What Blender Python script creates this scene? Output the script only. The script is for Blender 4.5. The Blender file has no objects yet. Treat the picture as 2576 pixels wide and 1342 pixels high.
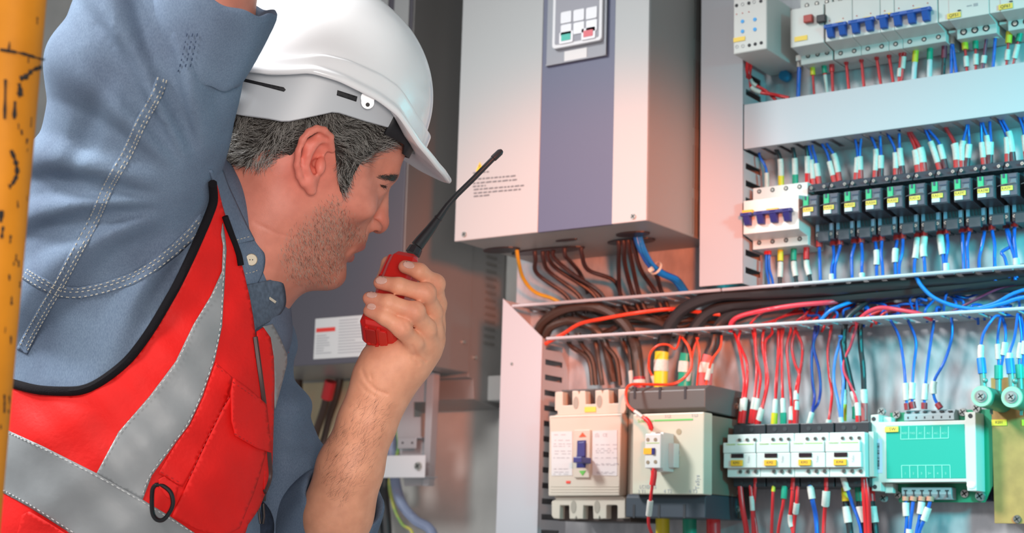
import bpy, bmesh, math, random
import numpy as np
from mathutils import Vector, Matrix
from mathutils.bvhtree import BVHTree
from mathutils.geometry import delaunay_2d_cdt
random.seed(7)
scene = bpy.context.scene
COL = scene.collection
# ------------------------------------------------------------------ camera
W, H, FPX = 2576, 1342, 3920.54
YAW, PITCH, ROLL = -0.6157711, 0.17911738, 0.0291033
def _basis():
    cy, sy, cp, sp, cr, sr = math.cos(YAW), math.sin(YAW), math.cos(PITCH), math.sin(PITCH), math.cos(ROLL), math.sin(ROLL)
    F = Vector((sy*cp, cy*cp, sp)); R = Vector((cy, -sy, 0)); U = R.cross(F)
    return F, cr*R + sr*U, -sr*R + cr*U
CF, CR, CU = _basis()
CC = Vector((0, -1.77973768, 1.4))
cam_d = bpy.data.cameras.new('camera'); cam = bpy.data.objects.new('camera', cam_d); COL.objects.link(cam)
cam.matrix_world = Matrix(((CR.x, CU.x, -CF.x, CC.x), (CR.y, CU.y, -CF.y, CC.y), (CR.z, CU.z, -CF.z, CC.z), (0, 0, 0, 1)))
cam_d.sensor_width = 36; cam_d.lens = FPX/W*36; cam_d.clip_start = .05; cam_d.clip_end = 60
cam_d.dof.use_dof = True; cam_d.dof.focus_distance = 1.42; cam_d.dof.aperture_fstop = 8.5
scene.camera = cam
# ------------------------------------------------------------------ light
scene.view_settings.view_transform = 'Standard'; scene.view_settings.look = 'None'
scene.view_settings.gamma = 1; scene.view_settings.use_curve_mapping = False
scene.view_settings.exposure = 0.1
wd = bpy.data.worlds.new('sky'); scene.world = wd; wd.use_nodes = True
bg = wd.node_tree.nodes['Background']; bg.inputs[0].default_value = (.96, .98, 1, 1); bg.inputs[1].default_value = .36
def ray(px, py): return CF + CR*((px-W/2)/FPX) - CU*((py-H/2)/FPX)
def atd(px, py, d): return CC + ray(px, py)*d
def at(px, py, Y=0.):
    r = ray(px, py); return CC + r*((Y-CC.y)/r.y)
def atX(px, py, X):
    r = ray(px, py); return CC + r*((X-CC.x)/r.x)
def atZ(px, py, Z):
    r = ray(px, py); return CC + r*((Z-CC.z)/r.z)
def light(kind, name, loc, target, energy, color, **kw):
    d = bpy.data.lights.new(name, kind); o = bpy.data.objects.new(name, d); COL.objects.link(o)
    o.location = loc; o.rotation_euler = (Vector(target)-Vector(loc)).to_track_quat('-Z', 'Y').to_euler()
    d.energy = energy; d.color = color
    for k, v in kw.items(): setattr(d, k, v)
    return o
light('SPOT', 'added_key_spot', (-1.0, -2.9, 2.9), (-1.05, -.65, 1.74), 175, (1, .98, .96), spot_size=math.radians(36), spot_blend=1, shadow_soft_size=.30)  # added key spot, stands in for daylight on the man
light('SPOT', 'added_fill_spot', (.40, -2.15, 1.40), (-1.04, -.74, 1.66), 92, (1, .91, .85), spot_size=math.radians(25), spot_blend=.9, shadow_soft_size=.25)  # added fill to brighten face and hand, no real source behind it
light('SPOT', 'added_daylight_spot', (-2.3, -1.9, 3.3), (-1.05, -.75, 1.85), 520, (.97, .99, 1), spot_size=math.radians(30), spot_blend=.8, shadow_soft_size=.3)  # added spot for upper left daylight on the helmet, no opening built
light('SPOT', 'added_cyan_wash', (.62, -.9, 1.9), (-.30, 0, 1.70), 165, (.02, .88, .96), spot_size=math.radians(43), spot_blend=1, shadow_soft_size=.12)  # added cyan spot imitating a teal colour wash over the right panel
light('SPOT', 'added_orange_wash', (-.30, -1.0, 1.75), (-1.13, 0, 1.76), 72, (1, .18, .04), spot_size=math.radians(28), spot_blend=.7, shadow_soft_size=.05)  # added orange spot imitating a warm colour wash over drive and ducts

# ------------------------------------------------------------------ materials
_M = {}
def mat(name, c, rough=.5, metal=0., spec=.5, noise=0., nscale=40., bump=0., bscale=200., c2=None, coat=0., stretch=None, sss=0.):
    if name in _M: return _M[name]
    m = bpy.data.materials.new(name); m.use_nodes = True; _M[name] = m
    n, l = m.node_tree.nodes, m.node_tree.links
    b = n['Principled BSDF']
    b.inputs['Base Color'].default_value = (*c, 1); b.inputs['Roughness'].default_value = rough
    b.inputs['Metallic'].default_value = metal; b.inputs['Specular IOR Level'].default_value = spec
    b.inputs['Coat Weight'].default_value = coat
    if sss:
        b.inputs['Subsurface Weight'].default_value = sss; b.inputs['Subsurface Radius'].default_value = (.012, .004, .002); b.inputs['Subsurface Scale'].default_value = 1
    if noise or bump:
        tc = n.new('ShaderNodeTexCoord'); src = tc.outputs['Object']
        if stretch:
            mp = n.new('ShaderNodeMapping'); mp.inputs['Scale'].default_value = stretch
            l.new(src, mp.inputs[0]); src = mp.outputs[0]
    if noise:
        t = n.new('ShaderNodeTexNoise'); t.inputs['Scale'].default_value = nscale; t.inputs['Detail'].default_value = 5
        l.new(src, t.inputs['Vector'])
        r = n.new('ShaderNodeValToRGB'); r.color_ramp.elements[0].position = .35; r.color_ramp.elements[1].position = .65
        cc = c2 or tuple(max(0, x*(1-noise)) for x in c)
        r.color_ramp.elements[0].color = (*cc, 1); r.color_ramp.elements[1].color = (*c, 1)
        l.new(t.outputs[0], r.inputs[0]); l.new(r.outputs[0], b.inputs['Base Color'])
    if bump:
        t = n.new('ShaderNodeTexNoise'); t.inputs['Scale'].default_value = bscale; t.inputs['Detail'].default_value = 4
        l.new(src, t.inputs['Vector'])
        u = n.new('ShaderNodeBump'); u.inputs['Strength'].default_value = bump; u.inputs['Distance'].default_value = .001
        l.new(t.outputs[0], u.inputs['Height']); l.new(u.outputs[0], b.inputs['Normal'])
    return m
DUCT = mat('duct_plastic', (.46, .46, .49), .45)
GALV = mat('galvanised_steel', (.62, .62, .64), .4, .3, noise=1, nscale=38, c2=(.40, .41, .44), bump=.25, bscale=60, stretch=(1, 1, .45))
WALL = mat('grey_painted_wall', (.50, .50, .48), .7, noise=.22, nscale=9, bump=.1)
WHITE = mat('white_plastic', (.64, .64, .61), .4, noise=.04, nscale=30)
CREAM = mat('cream_plastic', (.62, .57, .48), .42)
DARKP = mat('black_plastic', (.022, .022, .027), .4)
RELAY = mat('charcoal_relay_plastic', (.055, .055, .07), .38)
GREYP = mat('grey_plastic', (.10, .095, .09), .45)
BLUEP = mat('blue_toggle_plastic', (.02, .10, .42), .35)
NAVYP = mat('navy_toggle_plastic', (.03, .03, .16), .35)
YELL = mat('yellow_tag', (.85, .58, .08), .5)
ORNG = mat('orange_tag', (.85, .42, .02), .5)
INK = mat('black_ink', (.03, .03, .03), .6)
GINK = mat('grey_ink', (.38, .38, .40), .6)
PAPER = mat('white_label', (.62, .62, .62), .5)
SCREW = mat('screw_metal', (.55, .54, .5), .3, .9)
HOLE = mat('terminal_hole', (.03, .03, .035), .7)
REDW = mat('red_wire', (.66, .02, .025), .35)
BLUW = mat('blue_wire', (.01, .10, .48), .35)
BLKW = mat('black_cable', (.022, .024, .028), .42)
YELW = mat('yellow_sleeve', (.72, .56, .02), .4)
GRNW = mat('green_sleeve', (.01, .28, .17), .4)
WHTW = mat('white_marker', (.62, .60, .55), .5, noise=.12, nscale=500)
FERR = mat('red_ferrule', (.62, .05, .05), .4)
GRAYF = mat('drive_light_paint', (.38, .39, .39), .42, bump=.05, bscale=900)
SLATE = mat('drive_slate_paint', (.08, .092, .16), .4, bump=.05, bscale=900)
# ------------------------------------------------------------------ mesh helpers
class MB:
    def __init__(s): s.v = []; s.f = []; s.m = []
    def add(s, v, f, mi=0):
        o = len(s.v); s.v += [Vector(p) for p in v]; s.f += [tuple(i+o for i in q) for q in f]; s.m += [mi]*len(f); return s
    def box(s, x0, x1, y0, y1, z0, z1, mi=0):
        if x0 > x1: x0, x1 = x1, x0
        if y0 > y1: y0, y1 = y1, y0
        if z0 > z1: z0, z1 = z1, z0
        return s.add([(x0,y0,z0),(x1,y0,z0),(x1,y1,z0),(x0,y1,z0),(x0,y0,z1),(x1,y0,z1),(x1,y1,z1),(x0,y1,z1)],
                     [(3,2,1,0),(4,5,6,7),(0,1,5,4),(1,2,6,5),(2,3,7,6),(3,0,4,7)], mi)
    def prism(s, poly, y0, y1, mi=0):      # polygon in X,Z, extruded along Y
        a = sum(poly[i][0]*poly[(i+1) % len(poly)][1]-poly[(i+1) % len(poly)][0]*poly[i][1] for i in range(len(poly)))
        if a < 0: poly = poly[::-1]
        n = len(poly); y0, y1 = min(y0, y1), max(y0, y1)
        v = [(p[0], y0, p[1]) for p in poly]+[(p[0], y1, p[1]) for p in poly]
        f = [tuple(range(n)), tuple(range(2*n-1, n-1, -1))]+[((i+1) % n, i, n+i, n+(i+1) % n) for i in range(n)]
        return s.add(v, f, mi)
    def prismX(s, poly, x0, x1, mi=0):     # polygon in Y,Z
        n = len(poly)
        v = [(x0, p[0], p[1]) for p in poly]+[(x1, p[0], p[1]) for p in poly]
        return s.add(v, [tuple(range(n)), tuple(range(2*n-1, n-1, -1))]+[((i+1) % n, i, n+i, n+(i+1) % n) for i in range(n)], mi)
    def cyl(s, a, b, r0, r1=None, n=16, mi=0, cap=True):
        a, b = Vector(a), Vector(b); r1 = r0 if r1 is None else r1
        d = (b-a).normalized(); u = d.orthogonal().normalized(); w = d.cross(u)
        v = []
        for c, r in ((a, r0), (b, r1)):
            v += [c+(u*math.cos(2*math.pi*i/n)+w*math.sin(2*math.pi*i/n))*r for i in range(n)]
        f = [(i, (i+1) % n, n+(i+1) % n, n+i) for i in range(n)]
        if cap: f += [tuple(range(n-1, -1, -1)), tuple(range(n, 2*n))]
        return s.add(v, f, mi)
    def tube(s, pts, r, n=8, mi=0, closed=False):
        pts = [Vector(p) for p in pts]; m = len(pts)
        rs = r if isinstance(r, (list, tuple)) else [r]*m
        v = []; u = None
        for i, p in enumerate(pts):
            a = pts[(i-1) % m] if (closed or i) else p; b = pts[(i+1) % m] if (closed or i < m-1) else p
            d = (b-a).normalized() if (b-a).length > 1e-9 else Vector((0, 0, 1))
            u = d.orthogonal().normalized() if u is None else (u-d*u.dot(d)).normalized()
            w = d.cross(u)
            v += [p+(u*math.cos(2*math.pi*k/n)+w*math.sin(2*math.pi*k/n))*rs[i] for k in range(n)]
        f = []
        for i in range(m if closed else m-1):
            j = (i+1) % m
            f += [(i*n+k, i*n+(k+1) % n, j*n+(k+1) % n, j*n+k) for k in range(n)]
        if not closed: f += [tuple(range(n-1, -1, -1)), tuple(range((m-1)*n, m*n))]
        return s.add(v, f, mi)
    def ball(s, c, r, n=12, m=8, sc=(1, 1, 1), mi=0):
        c = Vector(c); v = [c+Vector((0, 0, r*sc[2]))]
        for i in range(1, m):
            t = math.pi*i/m
            v += [c+Vector((r*sc[0]*math.sin(t)*math.cos(2*math.pi*k/n), r*sc[1]*math.sin(t)*math.sin(2*math.pi*k/n), r*sc[2]*math.cos(t))) for k in range(n)]
        v.append(c-Vector((0, 0, r*sc[2])))
        f = [(0, 1+k, 1+(k+1) % n) for k in range(n)]
        for i in range(m-2):
            f += [(1+i*n+k, 1+(i+1)*n+k, 1+(i+1)*n+(k+1) % n, 1+i*n+(k+1) % n) for k in range(n)]
        L = len(v)-1; f += [(L, 1+(m-2)*n+(k+1) % n, 1+(m-2)*n+k) for k in range(n)]
        return s.add(v, f, mi)
    def pieces(s):
        n = len(s.v); par = list(range(n))
        def fd(a):
            while par[a] != a: par[a] = par[par[a]]; a = par[a]
            return a
        for f in s.f:
            for q in f[1:]: par[fd(q)] = fd(f[0])
        isl = {}
        for i in range(n): isl.setdefault(fd(i), []).append(i)
        B = []
        for k, vs in isl.items():
            B.append([[min(s.v[i][a] for i in vs)-.0004 for a in range(3)], [max(s.v[i][a] for i in vs)+.0004 for a in range(3)], {k}])
        ch = True
        while ch:
            ch = False
            for i in range(len(B)):
                for j in range(i+1, len(B)):
                    if all(B[i][0][a] <= B[j][1][a] and B[j][0][a] <= B[i][1][a] for a in range(3)):
                        B[i] = [[min(B[i][0][a], B[j][0][a]) for a in range(3)], [max(B[i][1][a], B[j][1][a]) for a in range(3)], B[i][2] | B[j][2]]
                        B.pop(j); ch = True; break
                if ch: break
        out = []
        for b in B:
            m = MB(); mp = {}
            for f, mi in zip(s.f, s.m):
                if fd(f[0]) in b[2]:
                    for q in f:
                        if q not in mp: mp[q] = len(m.v); m.v.append(s.v[q])
                    m.f.append(tuple(mp[q] for q in f)); m.m.append(mi)
            out.append(m)
        return out
    def build(s, name, mats, parent=None, smooth=False, bevel=0., seg=2, sub=0, solid=0.):
        me = bpy.data.meshes.new(name)
        if parent is not None: org = parent.matrix_basis.translation.copy() if parent.parent is None else parent['_org']
        else:
            lo = Vector((min(p.x for p in s.v), min(p.y for p in s.v), min(p.z for p in s.v))); hi = Vector((max(p.x for p in s.v), max(p.y for p in s.v), max(p.z for p in s.v)))
            org = Vector(((lo.x+hi.x)/2, (lo.y+hi.y)/2, lo.z))
        org = Vector(org)
        me.from_pydata([tuple(p-org) for p in s.v], [], s.f)
        for m_ in (mats if isinstance(mats, (list, tuple)) else [mats]): me.materials.append(m_)
        if any(s.m): me.polygons.foreach_set('material_index', s.m)
        if smooth:
            me.polygons.foreach_set('use_smooth', [True]*len(me.polygons)); me.set_sharp_from_angle(angle=math.radians(45))
        me.update()
        o = bpy.data.objects.new(name, me); COL.objects.link(o)
        if parent is None: o.location = org
        else: o.parent = parent; ORG[o.name] = org
        if bevel:
            b = o.modifiers.new('bevel', 'BEVEL'); b.width = bevel; b.segments = seg; b.limit_method = 'ANGLE'; b.angle_limit = math.radians(40)
        if solid:
            b = o.modifiers.new('solid', 'SOLIDIFY'); b.thickness = solid; b.offset = 1
        if sub:
            b = o.modifiers.new('sub', 'SUBSURF'); b.levels = sub; b.render_levels = sub
        return o
ORG = {}
def org_of(o): return Vector(ORG[o.name]) if o.name in ORG else o.location.copy()
_b0 = MB.build
SPLIT = {'terminal_holes': 'terminal_hole', 'terminal_screws': 'terminal_screw', 'cover_screws': 'cover_screw', 'blue_dots': 'blue_dot', 'indicator_lamps': 'indicator_lamp', 'blank_terminals': 'blank_terminal',
         'small_marks': 'small_mark', 'marker_windows': 'marker_window', 'contact_slots': 'contact_slot', 'screw_wells': 'screw_well', 'cap_slots': 'cap_slot', 'lugs': 'lug', 'lug_screws': 'lug_screw', 'base_holes': 'base_hole',
         'corner_posts': 'corner_post', 'corner_holes': 'corner_hole', 'wire_slots': 'wire_slot', 'board_screws': 'board_screw', 'heat_sink_fins': 'heat_sink_fin', 'screws': 'screw', 'solder_lugs': 'solder_lug', 'holes': 'hole', 'bolts': 'bolt',
         'ridges': 'ridge', 'side_vents': 'side_vent', 'yellow_tag': 'yellow_tag', 'button_holes': 'button_hole'}
def _build(s, name, mats, parent=None, **k):
    if name in SPLIT and parent is not None:
        ps = s.pieces()
        if len(ps) > 1: return [_build1(p, SPLIT[name], mats, parent, **k) for p in ps][-1]
        name = SPLIT[name]
    return _build1(s, name, mats, parent, **k)
def _build1(s, name, mats, parent=None, **k):
    if parent is not None and parent.parent is not None: parent['_org'] = list(org_of(parent))
    o = _b0(s, name, mats, parent, **k)
    if parent is not None and '_org' in parent: del parent['_org']
    return o
MB.build = _build
def tag(o, label=None, cat=None, group=None, kind=None):
    if label: o['label'] = label
    if cat: o['category'] = cat
    if group: o['group'] = group
    if kind: o['kind'] = kind
    return o
def thing(name, label, cat, loc=(0, 0, 0), group=None, kind=None):
    o = bpy.data.objects.new(name, None); COL.objects.link(o); o.location = loc; o.empty_display_size = .01
    return tag(o, label, cat, group, kind)
def dup(root, loc, label, group=None):
    kids = {}
    for o in bpy.data.objects: kids.setdefault(o.parent, []).append(o)
    def rec(o, p):
        c = o.copy(); COL.objects.link(c); c.parent = p
        for ch in kids.get(o, []): rec(ch, c)
        return c
    r = rec(root, None); r.location = loc; r['label'] = label
    if group: r['group'] = group
    return r
def text(s, size, x, y, z, m, parent, name='lettering', align='CENTER', rz=0., sx=1.):
    c = bpy.data.curves.new(name, 'FONT'); c.body = s; c.size = size; c.align_x = align; c.align_y = 'CENTER'; c.extrude = .00005; c.resolution_u = 2
    c.materials.append(m); o = bpy.data.objects.new(name, c); COL.objects.link(o)
    o.rotation_euler = (math.pi/2, rz, 0); o.scale = (sx, 1, 1)
    o.parent = parent; o.location = Vector((x, y, z))-org_of(parent)
    TXT.append(o); return o
TXT = []
def bake_text():      # lettering becomes plain mesh; copies share one mesh
    bpy.context.view_layer.update(); dg = bpy.context.evaluated_depsgraph_get(); done = {}
    for o in [o for o in bpy.data.objects if o.type == 'FONT']:
        k = o.data.name
        if k not in done: done[k] = bpy.data.meshes.new_from_object(o.evaluated_get(dg)); done[k].name = 'lettering'
        n = o.name; q = bpy.data.objects.new('lettering', done[k]); COL.objects.link(q)
        q.parent = o.parent; q.location = o.location; q.rotation_euler = o.rotation_euler; q.scale = o.scale
        bpy.data.objects.remove(o)
def fr(L, R, T, B, Y):     # world x0,x1,z0,z1 of a pixel frame lying on plane Y
    return at(L, (T+B)/2, Y).x, at(R, (T+B)/2, Y).x, at((L+R)/2, B, Y).z, at((L+R)/2, T, Y).z
def fbox(mb, L, R, T, B, Yf, Yb, mi=0):
    x0, x1, z0, z1 = fr(L, R, T, B, Yf); return mb.box(x0, x1, Yf, Yb, z0, z1, mi)
def pxpoly(pts, Y): return [(at(x, y, Y).x, at(x, y, Y).z) for x, y in pts]
def crom(P, k=6):
    P = [Vector(p) for p in P]
    if len(P) < 3: return [P[0].lerp(P[-1], i/(k*1.)) for i in range(k+1)]
    out = []
    for i in range(len(P)-1):
        a = P[max(i-1, 0)]; b = P[i]; c = P[i+1]; d = P[min(i+2, len(P)-1)]
        for j in range(k):
            t = j/k; out.append(.5*((2*b)+(c-a)*t+(2*a-5*b+4*c-d)*t*t+(3*b-a-3*c+d)*t**3))
    out.append(P[-1]); return out
def screw(mb, x, y, z, r, mi=0, mi2=1, dy=.0012):   # round head facing the viewer with a cross slot
    mb.cyl((x, y+.002, z), (x, y-dy, z), r, r*.85, 14, mi)
    a = .6
    for t in (a, a+math.pi/2):
        c, s_ = math.cos(t), math.sin(t); q = r*.7; w = r*.14
        P = [(x+c*q-s_*w, z+s_*q+c*w), (x+c*q+s_*w, z+s_*q-c*w), (x-c*q+s_*w, z-s_*q-c*w), (x-c*q-s_*w, z-s_*q+c*w)]
        mb.prism(P, y-dy-.0002, y-dy+.0002, mi2)
NW = [0]
def wire(label, pts, m, r, sl=(), cat='wire', group=None, name='wire', k=6, n=8, noise=0):
    """pts: (px, py, Y). sl: (t0, t1, material, radius factor, part name)"""
    pts = list(pts); W0 = [at(*p) for p in pts]; W1 = list(W0)
    if pts[-1][1] >= 1345:      # the wire goes on below the frame
        x_, y_, c_ = pts[-1]; W1 += [at(x_, y_+150, c_), at(x_, y_+420, c_)]
    ln = lambda q: sum((b_-a_).length for a_, b_ in zip(q, q[1:]))
    fs = ln(W0)/ln(W1); sl = [(a_*fs, b_*fs, *rest) for a_, b_, *rest in sl]
    P = crom(W1, k)
    mb = MB(); mb.tube(P, r, n); o = mb.build(name, m, smooth=True); tag(o, label, cat, group)
    L = [0]
    for i in range(1, len(P)): L.append(L[-1]+(P[i]-P[i-1]).length)
    def pt(t):
        s = t*L[-1]
        for i in range(1, len(P)):
            if L[i] >= s-1e-9:
                u = (s-L[i-1])/max(L[i]-L[i-1], 1e-9); return P[i-1].lerp(P[i], min(1, u))
        return P[-1]
    for t0, t1, mm, kf, nm in sl:
        q = MB(); kk = 4; q.tube([pt(t0+(t1-t0)*i/kk) for i in range(kk+1)], r*kf, 10); q.build(nm, mm, o, smooth=True)
    NW[0] += 1
    return o
# ================================================================== SETTING
mb = MB(); mb.box(-1.25, .35, 0, .003, .95, 2.5)
tag(mb.build('wall_back', GALV), 'galvanised mounting plate behind the breakers and wiring ducts', kind='structure')
mb = MB(); mb.box(-4.5, -1.0, .14, .16, .5, 3.2)
tag(mb.build('wall_left', WALL), 'plain grey wall behind the left drive cabinet', kind='structure')
# ================================================================== DUCTS
DY = -.064
def slot_wall_h(mb, x0, x1, z, t, yf, yb, pitch=.0222, sw=.008, off=0.):
    """horizontal duct wall, slots run front to back; front lip and rear band stay whole"""
    ya, yc = yf+.006, yb-.014
    mb.box(x0, x1, yf, ya, z, z+t); mb.box(x0, x1, yc, yb, z, z+t)
    x = x0+off
    while x < x1:
        mb.box(x, min(x+pitch-sw, x1), ya, yc, z, z+t); x += pitch
def slot_wall_v(mb, z0, z1, x, t, yf, yb, pitch=.0222, sw=.008):
    ya, yc = yf+.006, yb-.014
    mb.box(x, x+t, yf, ya, z0, z1); mb.box(x, x+t, yc, yb, z0, z1)
    z = z0
    while z < z1: mb.box(x, x+t, ya, yc, z, min(z+pitch-sw, z1)); z += pitch
# upper horizontal duct
zb = at(1872, 376, DY).z; zt = at(1868, 265, DY).z; xl = at(1872, 376, DY).x
g = thing('cable_duct', 'closed grey duct running right between the upper breakers and the relay row', 'cable duct', (xl, 0, zb))
MB().box(xl, .3, DY-.001, DY+.0015, zb, zt).build('cover', DUCT, g, bevel=.0006)
mb = MB(); slot_wall_h(mb, xl, .3, zb+.0005, .0015, DY+.001, -.0005, off=.004); mb.build('slotted_wall', DUCT, g)
mb = MB(); slot_wall_h(mb, xl, .3, zt-.002, .0015, DY+.001, -.0005, off=.004); mb.build('slotted_wall', DUCT, g)
UD = (zb, zt)
# upper vertical duct
x0 = at(1764, 400, DY).x; x1 = at(1872, 376, DY).x-.0008; z0 = at(1820, 718, DY).z
g = thing('cable_duct', 'closed vertical grey duct between the drive cabinet and the breaker rows', 'cable duct', (x0, 0, z0))
MB().box(x0, x1, DY-.003, DY-.001, z0, 2.42).build('cover', DUCT, g, bevel=.0006)
mb = MB(); slot_wall_v(mb, z0, zb-.001, x1-.0015, .0015, DY, -.0005); slot_wall_v(mb, zt+.001, 2.42, x1-.0015, .0015, DY, -.0005); mb.build('slotted_wall', DUCT, g)
mb = MB(); mb.box(x0, x0+.0015, DY, -.0005, z0, 2.42); mb.build('side_wall', DUCT, g)
# open duct
zu = at(1800, 731, DY).z; zl = at(1800, 826, DY).z
xa = at(1290, 758, DY).x; xb = at(1376, 848, DY).x
g = thing('open_cable_duct', 'open horizontal duct full of cables, crossing below the relay row', 'cable duct', (xa, 0, zl))
mb = MB(); slot_wall_h(mb, xb, .3, zl-.001, .002, DY, -.0005, off=.01); mb.cyl((xb, DY, zl), (.3, DY, zl), .0022, n=8); mb.build('lower_slotted_wall', DUCT, g)
mb = MB(); xs = at(1815, 727, DY).x
slot_wall_h(mb, xa, xs-.001, zu-.001, .002, DY, -.0005, off=.01); mb.cyl((xa, DY, zu), (xs-.0015, DY, zu), .0022, n=8); mb.build('upper_left_slotted_wall', DUCT, g)
mb = MB(); slot_wall_h(mb, xs+.001, .3, zu-.001, .002, DY, -.0005, off=.01); mb.cyl((xs+.0015, DY, zu), (.3, DY, zu), .0022, n=8); mb.build('upper_right_slotted_wall', DUCT, g)
OD = (zl, zu)
# lower left vertical duct
g = thing('cable_duct', 'vertical grey duct with mitred top, left of the moulded case breaker', 'cable duct', (at(1260, 1300, DY).x, 0, 1.2))
PL = pxpoly([(1268, 752), (1367, 850), (1353, 1342), (1250, 1342)], DY)
PL[2] = (PL[1][0], 1.2); PL[3] = (PL[0][0], 1.2)
MB().prism(PL, DY-.003, DY-.001).build('cover', DUCT, g, bevel=.0006)
xr = PL[1][0]
mb = MB(); slot_wall_v(mb, 1.2, PL[1][1]-.001, xr-.0015, .0015, DY, -.0005, pitch=.0205, sw=.0075); mb.build('slotted_wall', DUCT, g)
MB().box(PL[0][0], PL[0][0]+.0015, DY, 0, 1.2, PL[0][1]-.002).build('side_wall', DUCT, g)
mb = MB()
p = at(1291, 917, DY); mb.cyl((p.x, DY-.003, p.z), (p.x, DY-.0036, p.z), .0022, n=10); mb.build('rivet', SCREW, g, smooth=True)
# ================================================================== DRIVE CABINET (near)
YF = -.1795; ZB = 1.7954; XL = at(1145, 609, YF).x; XR = at(1628, 567, YF).x; ZT = 2.45
g = thing('drive_cabinet', 'light grey motor drive cabinet with slate centre stripe and keypad', 'drive cabinet', (XL, 0, ZB))
mb = MB(); mb.box(XL+.001, XR-.001, YF+.003, -.0005, ZB+.001, ZT); mb.build('housing', mat('drive_housing_paint', (.30, .295, .28), .45), g, bevel=.0015)
xa_, xb_ = at(1354, 590, YF).x, at(1540, 580, YF).x
MB().box(XL, xa_, YF-.002, YF+.003, ZB, ZT).build('left_cover', GRAYF, g, bevel=.001)
MB().box(xa_, xb_, YF-.0012, YF+.003, ZB, ZT).build('centre_stripe', SLATE, g, bevel=.0005)
MB().box(xb_, XR, YF-.002, YF+.003, ZB, ZT).build('right_cover', GRAYF, g, bevel=.001)
# keypad recess and keypad
rx0, rx1, rz0, rz1 = fr(1380, 1531, -60, 150, YF); rz1 = 2.3
k = MB(); PR = pxpoly([(1380, 165), (1531, 140)], YF); z_ = (PR[0][1]+PR[1][1])/2
k.box(rx0, rx1, YF-.0028, YF, z_, rz1); k.box(rx1-.003, rx1, YF-.005, YF, z_, rz1); k.box(rx0, rx1, YF-.0045, YF, z_-.0012, z_+.001)
kp = k.build('keypad_recess', mat('recess_grey', (.25, .265, .30), .4), g, bevel=.0004)
kx0, kx1, kz0, kz1 = fr(1393, 1517, -80, 113, YF-.006); kz1 = 2.28
def rrect(x0, x1, z0, z1, r, n=5):
    out = []
    for cx, cz, a0 in ((x1-r, z1-r, 0), (x0+r, z1-r, 90), (x0+r, z0+r, 180), (x1-r, z0+r, 270)):
        out += [(cx+r*math.cos(math.radians(a0+90*i/n)), cz+r*math.sin(math.radians(a0+90*i/n))) for i in range(n+1)]
    return out
kb = MB().prism(rrect(kx0, kx1, kz0, kz1, .005), YF-.008, YF-.002).build('keypad', mat('keypad_white', (.68, .68, .7), .35), g, bevel=.0008)
fx0, fx1 = kx0+.0045, kx1-.0045
MB().prism(rrect(fx0, fx1, kz0+.005, kz1-.004, .002), YF-.0084, YF-.008).build('keypad_face', mat('keypad_face_grey', (.25, .25, .29), .4), kb)
bw = (fx1-fx0)/3
for r_, (tt, bb) in enumerate(((17, 42), (50, 73))):
    for c_ in range(3):
        px = 1424+c_*32; q = at(px, (tt+bb)/2+14-c_*5.5, YF-.009)
        MB().prism(rrect(q.x-.0082, q.x+.0082, q.z-.0078, q.z+.0078, .002), YF-.0094, YF-.008).build('button', mat('button_white', (.75, .75, .78), .35), kb, bevel=.0004)
for px, py, cn, cc in ((1424, 94, 'green', (.03, .42, .33)), (1480, 84, 'red', (.62, .1, .13))):
    q = at(px, py, YF-.009)
    b_ = MB().prism(rrect(q.x-.0105, q.x+.0105, q.z-.0078, q.z+.0078, .002), YF-.0094, YF-.008).build('button', mat('button_white', (.75, .75, .78), .35), kb, bevel=.0004)
    b_['label'] = 'start button with %s field' % cn if cn == 'green' else 'stop button with red field'
    MB().prism(rrect(q.x-.007, q.x+.007, q.z-.0042, q.z+.0042, .0006), YF-.0098, YF-.0093, 1).build(cn+'_field', [mat('field_'+cn, cc, .4)]*2, kb)
q = at(1448, 139, YF-.003); MB().box(q.x-.017, q.x+.017, YF-.0034, YF-.0027, q.z-.0075, q.z+.0075).build('rating_label', PAPER, g)
# warning triangle and printed notice
q = at(1207, 421, YF-.002); s_ = .0062
w_ = MB().prism([(q.x-s_, q.z-s_*.8), (q.x+s_, q.z-s_*.8), (q.x, q.z+s_*1.1)], YF-.0026, YF-.002).build('warning_triangle', mat('warning_yellow', (.75, .5, .02), .5), g)
mb = MB(); mb.prism([(q.x-.0007, q.z+.003), (q.x+.0007, q.z+.003), (q.x-.0002, q.z-.002), (q.x+.0003, q.z-.0005)], YF-.0029, YF-.0026); mb.build('bolt_mark', INK, g)
mb = MB()
for i, (x0, x1, y0) in enumerate(((1190, 1232, 436), (1190, 1297, 452), (1190, 1300, 462), (1190, 1222, 470), (1192, 1318, 478), (1192, 1310, 487), (1192, 1232, 495))):
    x = x0
    while x < x1:
        e = min(x+random.uniform(5, 14), x1); a = at(x, y0-(x-1190)*.085, YF-.002); b = at(e, y0-(e-1190)*.085, YF-.002)
        mb.box(a.x, b.x, YF-.0023, YF-.0019, a.z-.0009, a.z+.0009); x = e+3
mb.build('printed_notice', mat('notice_ink', (.10, .11, .12), .6), g)
mb = MB()
for px, py in ((1168, 590), (1593, 545)):
    q = at(px, py, YF-.002); screw(mb, q.x, YF-.002, q.z, .0042)
mb.build('cover_screws', [SCREW, INK], g, smooth=True)
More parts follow.
